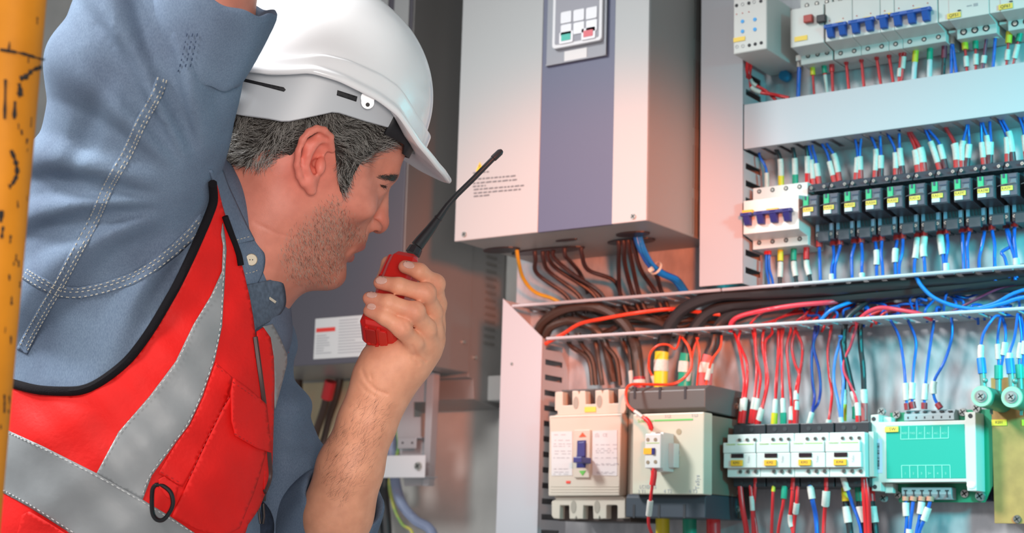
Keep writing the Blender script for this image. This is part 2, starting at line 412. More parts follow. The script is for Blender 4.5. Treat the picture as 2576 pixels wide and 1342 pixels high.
# vents on the right side
mb = MB()
for b0, b1 in ((2.30, 2.19), (2.15, 2.06), (2.04, 1.94), (1.925, 1.86), (1.855, 1.80)):
    for i in range(6): y = -.065+i*.006; mb.box(XR-.0012, XR-.0004, y, y+.0016, b1, b0-.008)
mb.build('side_vents', mat('vent_dark', (.16, .15, .14), .6), g)
def oval_z(cx, cy, hw, Z, asp, mbx, t=.002, ring=True):
    c = atZ(cx, cy, Z); e = atZ(cx+hw, cy-hw*.09, Z); a = abs(e.x-c.x); n = 24
    P = [(c.x+a*math.cos(2*math.pi*i/n), c.y+asp*math.sin(2*math.pi*i/n)) for i in range(n)]
    v = [(p[0], p[1], Z-t) for p in P]+[(p[0], p[1], Z+.001) for p in P]
    mbx.add(v, [tuple(range(n-1, -1, -1)), tuple(range(n, 2*n))]+[(i, (i+1) % n, n+(i+1) % n, n+i) for i in range(n)])
    return c
for cx, cy, hw, asp in ((1262, 628, 45, .017), (1378, 630, 95, .017), (1588, 606, 60, .018), (1592, 588, 42, .014), (1425, 603, 28, .004)):
    m_ = MB(); oval_z(cx, cy, hw, ZB+.001, asp, m_); m_.build('cable_gland', DARKP, g, bevel=.0006)
# ================================================================== DRIVE CABINET (left, larger)
X2 = -1.36666; XL2 = -1.98; Y2 = -.1134; Z2 = 1.6525
g = thing('drive_cabinet', 'tall slate fronted drive cabinet behind the man, rating plate near its bottom', 'drive cabinet', (-1.8, 0, Z2))
SIDE = mat('cabinet_side_paint', (.25, .245, .24), .38, .25, bump=.05, bscale=700)
mb = MB(); mb.box(XL2, X2, Y2+.002, .05, Z2, 3.0); mb.build('housing', SIDE, g, bevel=.002)
MB().box(XL2, X2-.001, Y2-.001, Y2+.0025, Z2, 3.0).build('front_cover', mat('front_slate_paint', (.085, .08, .10), .42, bump=.08, bscale=500), g, bevel=.001)
a_, b_ = at(993, 60, Y2).x, at(1030, 60, Y2).x
MB().box(a_, b_, Y2-.003, Y2-.001, 2.05, 3.0).build('front_stripe', GRAYF, g, bevel=.0005)
MB().box(a_-.05, a_-.012, Y2-.003, Y2-.001, 2.05, 3.0).build('front_stripe', GRAYF, g, bevel=.0005)
zA = atX(1203, 961, X2).z; zB = atX(1258, 1031, X2).z; zC = atX(1207, 1007, X2).z
mb = MB(); mb.prismX([(.05, Z2-.006), (.062, Z2-.008), (.066, zC), (.135, zB), (.135, 3.0), (.05, 3.0)], -1.52, X2-.001); mb.build('rear_frame', SIDE, g, bevel=.001)
mb = MB()
for i in range(14): z = 1.70+i*.011; mb.box(X2-.0006, X2+.0004, .085, .112, z, z+.004)
mb.build('side_vents', mat('vent_dark', (.16, .15, .14), .6), g)
mb = MB()
for px, py in ((1165, 861), (1194, 900)):
    q = atX(px, py, X2); mb.cyl((X2-.001, q.y, q.z), (X2+.003, q.y, q.z), .0032, .0028, 12)
mb.build('bolts', SCREW, g, smooth=True)
x0, x1, z0, z1 = fr(792, 946, 797, 900, Y2-.001)
lb = MB().box(x0, x1, Y2-.0018, Y2-.0008, z0, z1).build('rating_plate', PAPER, g, bevel=.0003)
w_ = x1-x0; h_ = z1-z0
MB().box(x0+.003, x0+.34*w_, Y2-.0021, Y2-.0017, z1-.34*h_, z1-.24*h_).build('red_heading', mat('label_red', (.7, .04, .03), .5), lb)
mb = MB(); random.seed(3)
for i in range(8):
    z = z1-(.44+.062*i)*h_; mb.box(x0+.004, x0+(.16+.16*random.random())*w_, Y2-.0020, Y2-.0017, z, z+.0014)
for i in range(12):
    z = z1-(.10+.072*i)*h_; mb.box(x0+.40*w_, x0+(.62+.35*random.random())*w_, Y2-.0020, Y2-.0017, z, z+.0013)
mb.build('small_print', GINK, lb)
# cables, busbars and bracket beneath the left cabinet
CRM = mat('cream_insulation_board', (.62, .52, .34), .6)
MB().box(at(700, 1000, .06).x, at(905, 1000, .06).x, .06, .07, 1.5, Z2-.002).build('insulation_board', CRM)
tag(bpy.data.objects['insulation_board'], 'cream insulating board behind the thick cables under the left cabinet', 'board')
for i, (lab, P) in enumerate((
    ('dark brown cable hanging straight down, leftmost under the left cabinet', [(752, 905, .03), (752, 1000, .035), (756, 1080, .04), (762, 1180, .05)]),
    ('dark brown cable slanting down beside the forearm, under a red cap', [(832, 960, .02), (815, 1030, .03), (795, 1090, .04), (775, 1170, .05)]),
    ('dark brown cable nearest the forearm under the left cabinet', [(862, 905, .05), (850, 980, .05), (830, 1050, .06), (812, 1130, .06)]))):
    wire(lab, P, mat('brown_cable', (.06, .03, .02), .45), .0062, (((0, .2, REDW, 1.5, 'cap'),) if i == 1 else ()), cat='cable', name='thick_cable', group='thick cables under the left cabinet')
BR = mat('bracket_steel', (.42, .42, .44), .35, .3)
YB = .03
g = thing('steel_bracket', 'notched light grey steel bracket hanging below the left cabinet', 'bracket', (at(1060, 1220, YB).x, YB, at(1060, 1220, YB).z))
MB().prism(pxpoly([(985, 925), (1086, 938), (1086, 1012), (1040, 1012), (1040, 1050), (1058, 1050), (1058, 1100), (1080, 1105), (1077, 1222), (1018, 1224), (1000, 1100)], YB), YB, YB+.002).build('plate', BR, g)
PF = pxpoly([(1086, 935), (1104, 940), (1090, 1224), (1076, 1224)], YB)
MB().prism(PF, YB-.012, YB+.003).build('flange', BR, g, bevel=.0006)
x0, x1, z0, z1 = fr(1002, 1049, 1102, 1130, YB-.012); tb = MB().box(x0, x1, YB-.014, YB-.012, z0, z1).build('tab', BR, g, bevel=.001)
mb = MB()
for px in (1013, 1037):
    q = at(px, 1115, YB-.014); mb.cyl((q.x, YB-.0145, q.z), (q.x, YB-.013, q.z), .0017, n=10)
mb.build('holes', HOLE, tb)
MB().box(x0+.01, x1+.008, YB-.012, YB, z1-.001, z1+.001).build('tab_arm', BR, g)
q = at(1024, 990, YB); mb = MB(); mb.cyl((q.x, YB-.004, q.z), (q.x, YB, q.z), .0035, n=12)
mb.build('bolt', SCREW, g, smooth=True)
YC = YB-.03; x0, x1, z0, z1 = fr(925, 1071, 1147, 1203, YC)
g2 = thing('cross_bar', 'white painted steel bar bolted across the bracket behind the forearm', 'bar', (x0, YC, z0))
MB().box(x0-.25, x1, YC-.002, YC, z0, z1).build('bar', mat('white_enamel', (.62, .62, .64), .35), g2, bevel=.0012)
MB().box(x1-.03, x1-.001, YC, YB, z0+.001, z0+.003).build('stand_off', BR, g2)
mb = MB(); q = at(1056, 1174, YC); screw(mb, q.x, YC-.003, q.z, .0065, dy=.003); mb.build('bolt', [SCREW, INK], g2, smooth=True)
wire('blue grey corrugated cable curving down behind the white bar', [(985, 1000, .06), (985, 1080, .06), (988, 1150, .06), (995, 1215, .06), (1012, 1270, .06), (1045, 1310, .06), (1090, 1350, .06)],
     mat('blue_grey_cable', (.23, .28, .42), .5, bump=.5, bscale=120), .0078, cat='cable', name='cable')
wire('thin yellow green earth wire behind the white bar and bracket', [(994, 1020, .05), (999, 1080, .05), (1002, 1130, .05), (985, 1190, .06), (980, 1225, .07), (992, 1280, .07), (1012, 1320, .07), (1040, 1352, .07)],
     mat('yellow_green_wire', (.62, .58, .12), .45, noise=.8, nscale=35, c2=(.15, .4, .12)), .0026, cat='wire', name='earth_wire')
for i, x in enumerate((950, 968)):
    wire(('black cable dropping beside the forearm, nearer the man', 'black cable dropping below the white bar, right of its twin')[i], [(x, 1195, .08), (x, 1260, .08), (x+6, 1350, .08)], BLKW, .0075, cat='cable', name='cable')
mb = MB(); mb.box(at(1105, 1000, .13).x, -1.26, .10, .139, at(1150, 1012, .1).z, at(1150, 950, .1).z); mb.build('shelf_rail', mat('rail_grey', (.45, .45, .44), .5), bevel=.002)
tag(bpy.data.objects['shelf_rail'], 'grey steel rail along the wall under the left cabinet', 'rail')
# ================================================================== PHASE MONITOR
YM = -.105
g = thing('phase_monitor_relay', 'white relay module with four blue dots at the top of the panel', 'relay', (at(1846, 120, YM).x, 0, at(1890, 128, YM).z))
x0, x1, z0, z1 = fr(1845, 1929, -15, 130, YM)
MB().box(x0, x1, YM, -.0005, z0, z1).build('housing', mat('monitor_white', (.60, .60, .57), .45), g, bevel=.0015)
def onf(px, py): return at(px, py, YM)
mb = MB()
for px, py in ((1868, 54), (1899, 49), (1868, 79), (1899, 74)):
    q = onf(px, py); mb.cyl((q.x, YM-.0006, q.z), (q.x, YM, q.z), .0024, n=12)
mb.build('blue_dots', mat('dial_blue', (.02, .33, .75), .4), g)
mb = MB()
for px, py in ((1853, 14), (1884, 8), (1914, 3), (1885, 114), (1900, 111), (1915, 108)):
    q = onf(px, py); mb.cyl((q.x, YM-.0005, q.z), (q.x, YM, q.z), .0022, n=12)
mb.build('terminal_holes', HOLE, g)
mb = MB()
for px, py in ((1853, 36), (1868, 33), (1884, 30)):
    q = onf(px, py); mb.cyl((q.x, YM-.0005, q.z), (q.x, YM, q.z), .0009, n=8)
mb.build('indicator_lamps', mat('lamp_red', (.5, .12, .1), .4), g)
mb = MB()
for px, py in ((1868, 11), (1897, 5), (1854, 118), (1869, 116)):
    q = onf(px, py); mb.tube([(q.x+.002*math.cos(t*.6), YM-.0003, q.z+.002*math.sin(t*.6)) for t in range(11)], .0003, 5, closed=False)
mb.build('blank_terminals', GINK, g)
q = onf(1860, 99); MB().box(q.x-.008, q.x+.008, YM-.0007, YM, q.z-.0028, q.z+.0028).build('yellow_tag', YELL, g)
# ================================================================== TOP BREAKER ROW
YN, YS = -.078, -.052     # nose and shoulder planes
def zrow(px, py, Y): return at(px, py, Y).z
zNb = zrow(2040, 112, YN); zNt = zrow(2040, 15, YN)-.0; zSb = zrow(2040, 160, YS); zSt = zNt+.022
POLE = (at(2361, 86, YS).x-at(2115, 134, YS).x)/7
zScr = at(2115, 134, YS).z
def breaker_body(g, x0, x1, zSb, zNb, zNt, zSt, m=WHITE, lower=True):
    P = [(YS, zSb), (YS, zNb-.004), (YN, zNb), (YN, zNt), (YS, zNt+.004), (YS, zSt), (-.004, zSt), (-.004, zSb)]
    return MB().prismX(P[::-1], x0+.0002, x1-.0002).build('housing', m, g, bevel=.0007)
def holes(g, xs, z, Y, r=.0029, nm='terminal_holes'):
    mb = MB()
    for x in xs:
        mb.cyl((x, Y-.0004, z), (x, Y, z), r, n=14); mb.cyl((x, Y-.0007, z), (x, Y-.0003, z), r*.6, n=10, mi=1)
    return mb.build(nm, [HOLE, SCREW], g)
xs0 = at(2115, 134, YS).x
# earth leakage unit, left
xe0 = at(2014, 150, YS).x; xe1 = xs0-POLE*.6
g = thing('earth_leakage_breaker', 'white earth leakage breaker with red and black buttons, top row', 'circuit breaker', (xe0, 0, zSb))
breaker_body(g, xe0, xe1, zSb, zNb, zNt, zSt)
xn = at(1987, 100, YN).x
MB().box(xn, xe0+.004, YN+.002, -.004, zNb+.001, zNt).build('side_module', WHITE, g, bevel=.0007)
MB().box(at(1998, 135, YS).x, xe0, YS+.004, -.004, zSb+.008, zNb).build('side_terminal', WHITE, g, bevel=.0007)
holes(g, [at(2006, 129, YS+.004).x], at(2006, 129, YS+.004).z, YS+.004, .0016, 'side_hole')
holes(g, [at(2033, 141, YS).x, at(2057, 137, YS).x, at(2081, 133, YS).x], at(2057, 137, YS).z, YS)
holes(g, [at(2030, 12, YS).x, at(2055, 8, YS).x, at(2080, 4, YS).x], zNt+.012, YS)
for nm, px, py, m_ in (('red_button', 2033, 47, mat('button_red', (.42, .05, .04), .4)), ('black_button', 2066, 47, DARKP)):
    q = at(px, py, YN-.004); MB().box(q.x-.0058, q.x+.0058, YN-.006, YN, q.z-.0048, q.z+.0048).build(nm, m_, g, bevel=.001)
q = at(2015, 97, YN); MB().box(q.x-.0085, q.x+.0085, YN-.0008, YN+.002, q.z-.003, q.z+.003).build('yellow_tag', YELL, g)
# miniature breakers: (first pole, poles, handle groups)
def toggle(g, x0, x1, poles, zc, m, Y=YN, w=.0105):
    mb = MB()
    mb.box(x0+.0012, x1-.0012, Y-.010, Y-.003, zc+.002, zc+.0065)
    for i in range(poles):
        c = x0+(i+.5)*(x1-x0)/poles
        mb.prismX([(Y-.011, zc+.006), (Y+.001, zc+.008), (Y+.001, zc-.009), (Y-.005, zc-.0085)], c-.0042, c+.0042)
    return mb.build('toggle', m, g, bevel=.0008)
zT = at(2270, 40, YN-.005).z-.002
ORD = ['first', 'second', 'third', 'fourth', 'fifth', 'sixth', 'seventh', 'eighth', 'ninth', 'tenth', 'eleventh', 'twelfth', 'thirteenth', 'fourteenth', 'fifteenth', 'sixteenth', 'seventeenth', 'eighteenth', 'nineteenth', 'twentieth', 'twenty first', 'twenty second', 'twenty third', 'twenty fourth', 'twenty fifth', 'twenty sixth']
i0 = 0
for bi, (n_, lab) in enumerate(((2, 'two pole breaker with blue toggle beside the black button, top row'), (2, 'two pole breaker with blue toggle in the middle of the top row'),
                      (1, 'single pole breaker with short blue toggle in the top row'), (3, 'three pole breaker with wide blue toggle in the top row'))):
    x0 = xs0+(i0-.5)*POLE; x1 = x0+n_*POLE
    g = thing('circuit_breaker', 'white '+lab, 'circuit breaker', (x0, 0, zSb), 'blue toggle breakers in the top row')
    breaker_body(g, x0, x1, zSb, zNb, zNt, zSt)
    holes(g, [xs0+(i0+k_)*POLE for k_ in range(n_)], zScr, YS)
    holes(g, [xs0+(i0+k_)*POLE for k_ in range(n_)], zNt+.012, YS)
    toggle(g, x0-.003 if bi else x0+.001, x1-.003 if bi < 3 else x1-.004, n_, zT, BLUEP)
    mb = MB(); c = (x0+x1)/2; mb.box(c-.002, c+.007, YN-.005, YN, zT+.0068, zT+.0088); mb.build('yellow_tag', YELL, g)
    mb = MB()
    for k_ in range(n_): mb.cyl((xs0+(i0+k_)*POLE-.003, YN-.0004, zT+.014), (xs0+(i0+k_)*POLE-.003, YN, zT+.014), .0009, n=8)
    mb.build('small_marks', mat('lamp_red', (.5, .12, .1), .4), g)
    i0 += n_
xq = xs0+(i0-.5)*POLE
PW = at(2531, 60, YS).x-at(2403, 86, YS).x
for j in range(3):
    x0 = xq+.0005+j*PW
    lab = ('just right of the blue toggles', 'at the right edge of the photo', 'cut off by the right edge')[j]
    g = thing('earth_leakage_breaker', 'white earth leakage breaker with yellow tag, '+lab, 'circuit breaker', (x0, 0, zSb), 'breakers at the right end of the top row')
    breaker_body(g, x0+.0125, x0+PW, zSb, zNb, zNt, zSt)
    MB().box(x0, x0+.013, YN+.001, -.004, zNb+.0005, zNt).build('side_module', WHITE, g, bevel=.0007)
    MB().box(x0+.002, x0+.0125, YS+.002, -.004, zSb+.010, zNb-.002).build('side_terminal', WHITE, g, bevel=.0007)
    holes(g, [x0+.007], zSb+.0215, YS+.002, .0021, 'side_hole')
    holes(g, [x0+.0125+.0085+k_*.0133 for k_ in range(3)], zScr+.001, YS, .0042)
    MB().box(x0+.011, x0+.027, YN-.0012, YN, zNb+.002, zNb+.0082).build('yellow_tag', YELL, g)
    text('QF%d1' % (5+j), .0052, x0+.019, YN-.0013, zNb+.005, INK, g)
    MB().box(x0+.0235, x0+.027, YN-.0014, YN, zNb+.0095, zNb+.0107).build('latch', DARKP, g)
    mb = MB(); mb.box(x0+.034, x0+.040, YN-.0003, YN, zNb+.013, zNb+.0145); mb.box(x0+.042, x0+.047, YN-.0003, YN, zNb+.012, zNb+.0155); mb.build('printed_marks', GINK, g)
# ================================================================== FOUR POLE BREAKER (relay row)
ZR = lambda px, py, Y: at(px, py, Y).z
p0 = at(1910, 605, YS).x; p3 = at(2012, 590, YS).x; P4 = (p3-p0)/3; zc = at(1945, 608, YS).z
zNb2 = at(1930, 584, YN).z; zNt2 = at(1945, 498, YN).z; zSb2 = zc-.008; zSt2 = at(1945, 470, YS).z+.001
g = thing('circuit_breaker', 'cream white four pole breaker with navy toggles at the left end of the relays', 'circuit breaker', (p0-P4/2, 0, zSb2))
breaker_body(g, p0-P4/2, p0+3.6*P4, zSb2, zNb2, zNt2, zSt2)
holes(g, [p0+k_*P4 for k_ in range(4)], zc, YS)
holes(g, [p0+k_*P4 for k_ in range(4)], at(1945, 478, YS).z, YS)
zT2 = at(1945, 545, YN).z
toggle(g, p0-P4*.5-.001, p0+P4*.42, 1, zT2, NAVYP); toggle(g, p0+P4*.45, p0+3.35*P4, 3, zT2, NAVYP)
mb = MB(); mb.box(p0-P4*.45, p0+P4*.3, YN-.005, YN, zT2+.007, zT2+.0105); mb.box(p0+1.35*P4, p0+2.2*P4, YN-.005, YN, zT2+.007, zT2+.009); mb.build('yellow_tag', ORNG, g)
# ================================================================== RELAYS
YR = -.082
RP = (at(2537, 500, YR).x-at(2035, 540, YR).x)/9.02
xr0 = at(2019, 520, YR).x; zLb = at(2060, 545, YR).z; zLt = at(2060, 490, YR).z
RW = at(2058, 520, YR).x-xr0
zS1b = at(2075, 603, -.05).z; zS1t = at(2075, 562, -.05).z
zU1b = at(2040, 488, -.05).z; zU1t = at(2060, 462, -.045).z
g = thing('relay', 'placeholder', 'relay', (xr0, 0, zS1b), 'plug in relays in a row')
gx, gz = xr0, zS1b
SP = RP
# socket (lower and upper terminal decks)
mb = MB()
mb.box(gx+.002, gx+SP-.0006, -.05, -.004, zS1b, zS1t); mb.box(gx+.002, gx+SP-.0006, -.04, -.004, zS1t, zU1b)
mb.prismX([(-.06, zU1b), (-.052, zU1t-.002), (-.03, zU1t+.004), (-.004, zU1t+.004), (-.004, zU1b)][::-1], gx-.003, gx+SP-.0042)
mb.build('socket', RELAY, g, bevel=.0007)
mb = MB()
mb.box(gx+.0065, gx+SP-.0055, -.054, -.048, zS1b-.003, zS1b+.009); mb.build('socket_nose', RELAY, g, bevel=.0007)
mb = MB()
for x in (gx+.0032, gx+SP-.0058): mb.box(x, x+.0038, -.0508, -.049, zS1t-.0095, zS1t-.001)
mb.build('marker_windows', mat('window_grey', (.22, .25, .34), .4), g)
mb = MB()
for x in (gx+.0052, gx+SP-.0042): screw(mb, x, -.0502, zS1b+.006, .0021)
for x in (gx+.0022, gx+SP-.0078): screw(mb, x, -.0605, zU1b+.0045, .0021)
mb.build('terminal_screws', [SCREW, INK], g, smooth=True)
mb = MB()
for x in (gx+.008, gx+.0125, gx+.0165): mb.prism([(x, zS1t-.001), (x+.002, zS1t-.001), (x+.0035, zS1t-.009), (x+.001, zS1t-.009)], -.0507, -.0495)
mb.build('contact_slots', HOLE, g)
# plug in relay
mb = MB(); mb.box(gx, gx+RW, YR, YR+.004, zLb, zLt); mb.prismX([(YR+.003, zLb+.0005), (-.04, zLb-.004), (-.04, zLt), (YR+.003, zLt)], gx+.0008, gx+RW+.0006)
rb = mb.build('relay_body', RELAY, g, bevel=.0007)
MB().box(gx+.0012, gx+RW-.0012, YR-.0008, YR+.001, zLb+.0012, zLt-.0008).build('front_frame', mat('relay_frame', (.075, .075, .105), .4), g, bevel=.0004)
MB().box(gx+.0018, gx+.0082, YR-.0025, YR, zLt-.0125, zLt-.001).build('green_flag', mat('relay_green', (.02, .42, .18), .4), g, bevel=.0004)
mb = MB(); mb.box(gx+.0038, gx+.0062, YR-.0032, YR-.002, zLt-.0055, zLt-.001); mb.box(gx+.0105, gx+RW-.002, YR-.0016, YR, zLt-.0058, zLt-.0048)
mb.build('flag_slot', mat('slot_blue', (.02, .05, .10), .4), g)
mb = MB(); mb.prism([(gx+.0105, zLt-.0125), (gx+RW-.0015, zLt-.0125), (gx+RW-.0022, zLt-.007), (gx+.0128, zLt-.007)], YR-.0014, YR); mb.build('test_window', mat('window_smoke', (.16, .17, .2), .2), g, bevel=.0003)
MB().box(gx+.0014, gx+.0142, YR-.0022, YR, zLb+.0068, zLb+.0120).build('yellow_tag', YELL, g, bevel=.0002)
MB().box(gx+.0012, gx+.0105, YR-.0018, YR, zLb+.002, zLb+.0066).build('white_tag', PAPER, g, bevel=.0002)
mb = MB(); mb.tube([(gx-.003, YR-.001, zLt-.0140), (gx+.004, YR-.003, zLt-.0128), (gx+RW-.002, YR-.003, zLt-.0118)], .0004, 6); mb.build('retaining_clip', mat('clip_wire', (.45, .45, .47), .3, .8), g, smooth=True)
proto = g; RN = []
names = ['KA501', 'KA502', 'KA503', 'KA504', 'KA505', 'KA516', 'KA517', 'KA597', 'KA598', 'KA591', 'KA592', 'KA593']
for i in range(11):
    lab = 'charcoal relay with green flag, %s from the left in the relay row' % ORD[i]
    r_ = proto if i == 0 else dup(proto, (xr0+RP*i, 0, zS1b), lab, 'plug in relays in a row')
    r_['label'] = lab; RN.append(r_)
for i, r_ in enumerate(RN): text(names[i], .0046, r_.location.x+.0078, YR-.0023, zLb+.0094, INK, r_, sx=.85)
# DIN rail behind
mb = MB(); mb.box(xr0-.02, .3, -.0045, -.0005, zS1t-.002, zS1t+.028); mb.build('mounting_rail', GALV)
tag(bpy.data.objects['mounting_rail'], 'galvanised rail behind the relay row', 'rail')
# ================================================================== MOULDED CASE BREAKER
YK = -.095
g = thing('moulded_case_breaker', 'large cream moulded case breaker with navy lever, bottom left of the panel', 'circuit breaker', (at(1475, 1300, YK).x, 0, at(1475, 1307, YK).z))
def K(*p): return pxpoly(p, YK)
CRW = mat('breaker_cream', (.56, .51, .43), .42)
top = [(1390, 986), (1409, 985), (1409, 1020), (1433, 1019), (1433, 983), (1447, 983), (1450, 992), (1453, 983), (1466, 983), (1467, 1017), (1491, 1016), (1491, 982), (1506, 981), (1509, 990), (1512, 981), (1525, 980), (1526, 1015), (1549, 1014), (1549, 979), (1567, 978),
       (1568, 1030), (1563, 1040), (1384, 1046), (1396, 1042), (1396, 1034), (1389, 1032)]
MB().prism(K(*top), YK+.006, -.03).build('top_cover', CRW, g, bevel=.0008)
bot = [(1386, 1250), (1560, 1249), (1566, 1256), (1566, 1304), (1547, 1305), (1547, 1274), (1545, 1271), (1521, 1271), (1519, 1274), (1519, 1305), (1505, 1306), (1502, 1298), (1499, 1306), (1486, 1306), (1485, 1273), (1461, 1272), (1460, 1306), (1446, 1306), (1443, 1299), (1440, 1306), (1426, 1306), (1425, 1272), (1402, 1272), (1401, 1306), (1386, 1305), (1381, 1298), (1381, 1262), (1392, 1256)]
MB().prism(K(*bot), YK+.006, -.03).build('bottom_cover', CRW, g, bevel=.0008)
MB().prism(K((1381, 1047), (1565, 1041), (1562, 1078), (1558, 1248), (1379, 1249), (1379, 1205), (1382, 1083)), YK, -.03).build('housing', CRW, g, bevel=.0015)
a_ = at(1392, 980, YK); b_ = at(1568, 1300, YK)
MB().box(a_.x, b_.x+.0, YK+.018, -.002, at(1475, 1312, YK).z, at(1475, 975, YK).z).build('dark_base', mat('brown_black_plastic', (.05, .035, .03), .5), g, bevel=.0015)
MB().box(b_.x-.002, b_.x+.006, YK+.012, -.002, b_.z+.02, a_.z-.02).build('side_panel', mat('beige_side', (.42, .34, .27), .5), g, bevel=.001)
MB().prism(K((1387, 1087), (1440, 1086), (1440, 1197), (1388, 1198)), YK-.0006, YK+.001).build('left_rating_label', PAPER, g)
MB().prism(K((1491, 1085), (1553, 1083), (1553, 1198), (1491, 1197)), YK-.0006, YK+.001).build('right_rating_label', PAPER, g)
MB().prism(K((1448, 1083), (1488, 1082), (1485, 1203), (1447, 1203)), YK-.003, YK+.001).build('lever_frame', CRW, g, bevel=.0008)
MB().prism(K((1456, 1110), (1478, 1109), (1477, 1178), (1454, 1178)), YK-.0036, YK-.0028).build('lever_slot', NAVYP, g)
lv = MB(); P0 = K((1460, 1114), (1477, 1113), (1477, 1150), (1456, 1152)); lv.prism(P0, YK-.006, YK-.003, 0)
q0, q1 = at(1440, 1151, YK-.022), at(1477, 1165, YK-.022); lv.box(at(1442, 1158, YK-.024).x+.001, at(1470, 1158, YK-.01).x+.006, YK-.026, YK-.003, q1.z, q0.z)
lv.build('lever', mat('lever_navy', (.05, .05, .20), .4), g, bevel=.0008)
MB().prism(K((1460, 1101), (1478, 1100), (1469, 1089)), YK-.0036, YK-.003).build('red_warning_mark', mat('mark_red', (.65, .1, .04), .5), g)
MB().prism(K((1460, 1186), (1478, 1185), (1469, 1198)), YK-.0036, YK-.003).build('green_mark', mat('mark_green', (.12, .45, .08), .5), g)
MB().prism(K((1425, 1211), (1435, 1211), (1435, 1217), (1425, 1217)), YK-.001, YK+.001).build('red_button', mat('mark_red2', (.75, .06, .04), .5), g)
MB().prism(K((1465, 1024), (1493, 1023), (1493, 1036), (1465, 1037)), YK+.005, YK+.007).build('yellow_tag', YELL, g)
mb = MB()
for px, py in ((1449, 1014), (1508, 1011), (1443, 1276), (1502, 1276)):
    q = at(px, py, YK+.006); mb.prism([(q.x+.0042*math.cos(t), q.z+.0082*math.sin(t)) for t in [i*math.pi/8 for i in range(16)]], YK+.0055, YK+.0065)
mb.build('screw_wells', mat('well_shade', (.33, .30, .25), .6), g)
mb = MB()
for i in range(3): mb.prism(K((1386, 1224+i*7), (1556, 1224+i*7), (1556, 1225.5+i*7), (1386, 1225.5+i*7)), YK-.0006, YK+.001)
mb.prism(K((1386, 1050), (1560, 1045), (1560, 1046), (1386, 1051)), YK-.0006, YK+.001)
mb.build('ridges', CRW, g)
mb = MB(); random.seed(5)
for y0 in (1094, 1108, 1117, 1123, 1135, 1142, 1152, 1180, 1188, 1193):
    x = 1392+random.random()*4
    while x < 1430: 
        e = x+random.uniform(4, 12); mb.prism(K((x, y0), (e, y0), (e, y0+1.8), (x, y0+1.8)), YK-.0008, YK-.0005); x = e+random.uniform(2, 9)
for y0 in (1119, 1129, 1134, 1139, 1152, 1167, 1170, 1188, 1191):
    x = 1497+random.random()*6
    while x < 1545:
        e = x+random.uniform(4, 12); mb.prism(K((x, y0), (e, y0), (e, y0+1.8), (x, y0+1.8)), YK-.0008, YK-.0005); x = e+random.uniform(2, 9)
mb.build('small_print', GINK, g)
q = at(1523, 1096, YK); text('CE', .006, q.x, YK-.0008, q.z, GINK, g)
q = at(1503, 1096, YK); text('(S)', .006, q.x, YK-.0008, q.z, GINK, g)
# ================================================================== LARGE CONTACTOR
YG = -.125
CON = mat('contactor_cream', (.58, .54, .43), .42)
def G(*p): return pxpoly(p, YG)
g = thing('large_contactor', 'large cream faced contactor with dark caps, right of the moulded case breaker', 'contactor', (at(1680, 1250, YG).x, 0, at(1680, 1290, YG).z))
MB().prism(G((1592, 1043), (1771, 1037), (1770, 1245), (1590, 1244)), YG, YG+.022).build('front_cover', CON, g, bevel=.0015)
x0, x1, z0, z1 = fr(1596, 1766, 1043, 1242, YG)
MB().box(x0, x1-.001, YG+.02, -.002, z0, z1).build('housing', mat('contactor_side', (.20, .16, .12), .5), g, bevel=.0015)
YH = YG+.012
t0, t1, tz0, tz1 = fr(1582, 1752, 983, 1035, YH)
MB().prismX([(YH, tz0+.003), (YH, tz1), (YH+.012, tz1+.006), (-.01, tz1+.006), (-.01, tz0-.003), (YH+.006, tz0-.001)][::-1], t0, t1+.012).build('top_cap', GREYP, g, bevel=.0012)
b0, b1, bz0, bz1 = fr(1574, 1752, 1252, 1303, YH)
MB().prismX([(YH, bz0), (YH, bz1), (YH+.004, bz1+.004), (-.01, bz1+.004), (-.01, bz0)][::-1], b0, b1+.012).build('bottom_cap', mat('slate_plastic', (.045, .055, .07), .45), g, bevel=.0012)
mb = MB()
for px in (1597, 1660, 1724):
    q = at(px, 992, YH); mb.box(q.x-.0016, q.x+.0016, YH-.0005, YH+.002, q.z-.006, q.z+.009)
    q = at(px-2, 1283, YH); mb.box(q.x-.0016, q.x+.0016, YH-.0005, YH+.002, q.z-.010, q.z+.006)
mb.build('cap_slots', HOLE, g)
MB().prism(G((1646, 1057), (1743, 1054), (1743, 1058), (1646, 1061)), YG-.0005, YG+.001).build('green_line', mat('line_green', (.12, .52, .12), .5), g)
q = at(1625, 1060, YG); text('Telemecanique' if False else 'Schneider', .0058, q.x, YG-.0004, q.z, mat('line_green', (0, 0, 0)), g)
for s_, px, py, sz in (('1 L1', 1608, 1047, .005), ('3 L2', 1680, 1048, .005), ('5 L3', 1748, 1046, .005), ('2 T1', 1615, 1238, .006), ('4 T2', 1680, 1237, .006), ('6 T3', 1744, 1237, .006), ('LC1D115', 1630, 1226, .006)):
    q = at(px, py, YG); text(s_, sz, q.x, YG-.0004, q.z, GINK, g)
q = at(1755, 1214, YG); text('TeSys', .0075, q.x, YG-.0004, q.z, GINK, g, rz=-math.pi/2)
q = at(1708, 1087, YG); MB().cyl((q.x, YG-.0004, q.z), (q.x, YG+.001, q.z), .0036, n=16).build('round_recess', mat('recess_tan', (.38, .31, .2), .6), g)
q = at(1706, 1140, YG); mb = MB(); mb.box(q.x-.0042, q.x+.0035, YG-.0012, YG, q.z-.0045, q.z+.0048); mb.build('indicator_frame', CON, g, bevel=.0005); MB().box(q.x-.0018, q.x+.0022, YG-.0018, YG-.001, q.z-.0022, q.z+.0022).build('indicator', NAVYP, g)
